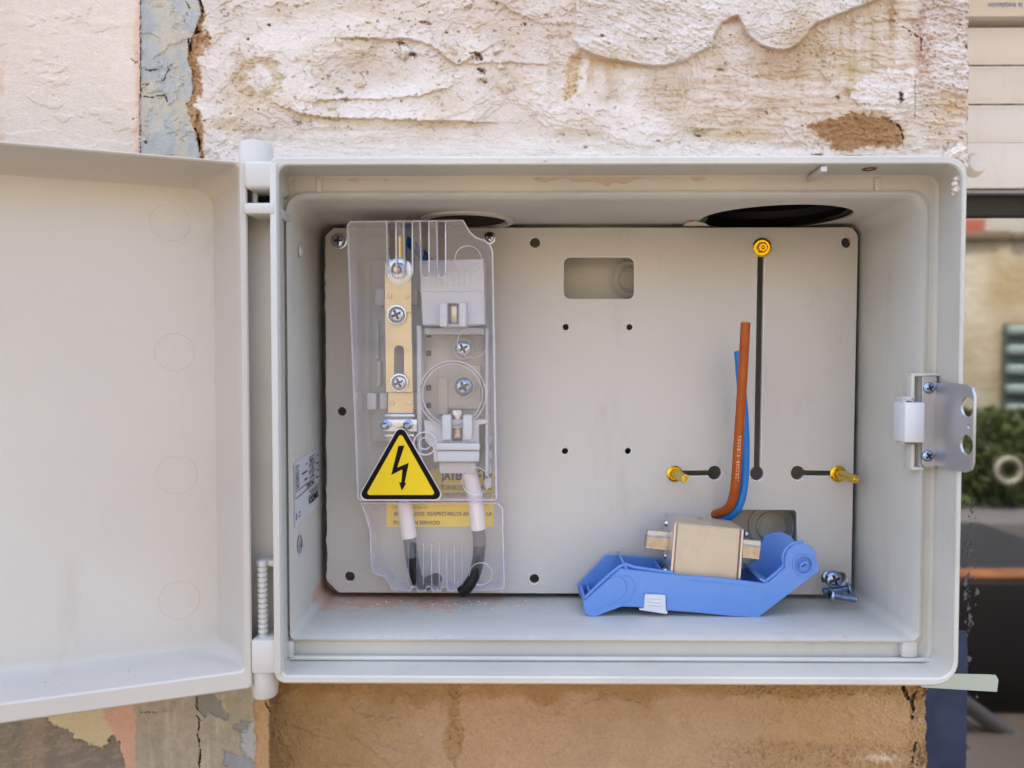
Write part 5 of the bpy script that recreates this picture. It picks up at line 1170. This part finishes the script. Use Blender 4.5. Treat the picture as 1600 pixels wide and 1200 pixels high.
# ------------------------------------------------------------------ the street behind the camera, seen in the window glass
def RF(px, py, D):         # the point D metres behind the camera that the glass shows at this pixel
    Yv = 2 * YW + .012 + D; p = P(px, py, Yv); return Vector((p.x, -D, p.z))
m_ground = mat('worn_concrete', (138, 127, 113), .9, noise=(3, .6, (124, 114, 102)), bump=(90, .5, .01))
mb = MB(); mb.add([(-40, -60, 0), (40, -60, 0), (40, 3, 0), (-40, 3, 0)], [(0, 1, 2, 3)], m_ground); o = mb.build('ground'); o['kind'] = 'structure'
m_pave = mat('grey_paving', (92, 90, 90), .9, noise=(4, .6, (78, 76, 76)))
mb = MB(); cbox(mb, -20, 20, -5.6, -4.45, -.1, .12, m_pave, .01); o = mb.build('pavement'); o['kind'] = 'structure'
DW_ = 6.0
m_hw = mat('stained_render', (158, 142, 108), .9, noise=(1.6, 1.0, (186, 178, 158)), bump=(12, .5, .03))
n = m_hw.node_tree
ztop = RF(1560, 372, DW_).z; xl = RF(1480, 500, DW_).x
mb = MB(); cbox(mb, xl - 6, xl + 9, -DW_ - .3, -DW_, 0, ztop, m_hw, .02)
for i in range(70):
    x_ = xl - 2 + i * .13; cbox(mb, x_, x_ + .125, -DW_ - .34, -DW_ + .05 + random.uniform(-.02, .02), ztop - .02, ztop + .05 + random.uniform(-.01, .02), mat('wall_capping', (120, 104, 84), .9) if i == 0 else MATS['wall_capping'], .005)
tag(mb.build('garden_wall', origin=(xl, -DW_, 0)), 'stained beige garden wall reflected in the window glass', 'wall')
mb = MB(); xr0 = RF(1540, 355, 8).x; m_redw = mat('red_render', (156, 84, 62), .9); m_whw = mat('white_render', (176, 170, 158), .9)
cbox(mb, xr0 - .55, xr0, -8.6, -8, 0, 3.2, m_redw, .01); tag(mb.build('red_chimney', origin=(xr0 - .3, -8, 0)), 'narrow red brick-coloured chimney mirrored at the top of the glass', 'chimney')
mb = MB(); cbox(mb, -9, 14, -9.6, -8.62, 0, 4.4, m_whw, .01); tag(mb.build('white_house', origin=(xr0 + 3, -8, 0)), 'white walled house mirrored behind the garden wall', 'house')
# metal louvred shutter on the garden wall
LS = thing('metal_louvre', 'grey green metal louvres mirrored in the glass', 'louvre', tuple(RF(1600, 700, 5.8)))
m_lv = mat('grey_green_metal', (150, 166, 160), .4, metal=.3)
a = RF(1574, 505, 5.9); b = RF(1700, 720, 5.9); mb = MB(); cbox(mb, a.x, b.x, -5.97, -5.93, b.z, a.z, mat('louvre_back', (80, 92, 88), .7), 0); mb.build('back_panel', LS)
for k in range(7):
    z = a.z - (a.z - b.z) * (k + .1) / 7; mb = MB()
    cbox(mb, a.x, b.x, -5.93, -5.86, z - .10, z, m_lv, .03); mb.build('louvre_slat', LS)
# hedge
mb = MB(); m_leaf = mat('leaf_green', (74, 86, 34), .7, noise=(5, .95, (44, 58, 24))); random.seed(9)
for i in range(5200):
    px = random.uniform(1440, 1760); py = random.uniform(640, 830); D = random.uniform(5.0, 5.7)
    c_ = RF(px, py, D); s_ = random.uniform(.03, .07); e = Euler((random.uniform(0, 6), random.uniform(0, 6), random.uniform(0, 6))).to_matrix()
    mb.add([c_ + e @ Vector(q) * s_ for q in ((-1, 0, 0), (0, -.45, .1), (1, 0, 0), (0, .45, .1))], [(0, 1, 2, 3)], m_leaf)
o = mb.build('hedge', fix=False, origin=tuple(RF(1580, 830, 5.3))); tag(o, 'green hedge mirrored in the middle of the glass', 'hedge')
mb = MB(); c_ = RF(1576, 735, 4.9); rad = PXL(19, 2 * YW + 4.9)
tube(mb, [c_ + Vector((math.cos(2 * math.pi * i / 60) * rad, 0, math.sin(2 * math.pi * i / 60) * rad)) for i in range(61)], rad * .2, mat('pale_hose', (150, 146, 132), .6), 10, False)
tag(mb.build('hose_ring', origin=c_), 'pale round hoop mirrored in front of the hedge', 'hoop')
mb = MB(); a = RF(1440, 900, 1.5); b = RF(1800, 907, 1.5); cbox(mb, a.x, b.x, -1.62, -1.5, b.z, a.z, mat('orange_timber', (140, 86, 42), .6, noise=(8, .8, (96, 58, 30))), .004)
ms = MB(); m_sk = mat('black_sheet', (18, 18, 19), .6, noise=(5, .5, (26, 26, 28)))  # made-up dark block, added to blacken the bottom of the reflection
cbox(ms, a.x, b.x, -2.6, -1.48, 0, b.z - .002, m_sk, .02); tag(ms.build('dark_reflection_block', origin=(a.x + .5, -1.6, 0)), 'made-up low black block that darkens the bottom of the glass', 'dark block')
tag(mb.build('timber_board', origin=(a.x + .5, -1.55, b.z)), 'thin orange timber board lying on the made-up black block', 'board')
for i, (x0_, y0_, x1_, y1_, wd) in enumerate(((1470, 1072, 1620, 1180, 26), (1470, 1100, 1640, 1235, 14))):  # made-up grey bars in place of the likely car trim
    mb = MB(); tube(mb, [RF(x0_, y0_, 1.35), RF(x1_, y1_, 1.35)], PXL(wd, 2 * YW + 1.35) / 2, mat('grey_bar%d' % i, (120, 120, 124), .5), 14)
    tag(mb.build('grey_bar', origin=RF(x0_, y0_, 1.35)), ('thick grey bar standing in for car trim, mirrored at the bottom of the glass', 'thinner grey bar standing in for car trim, mirrored just under the thick slanting one')[i], 'bar')
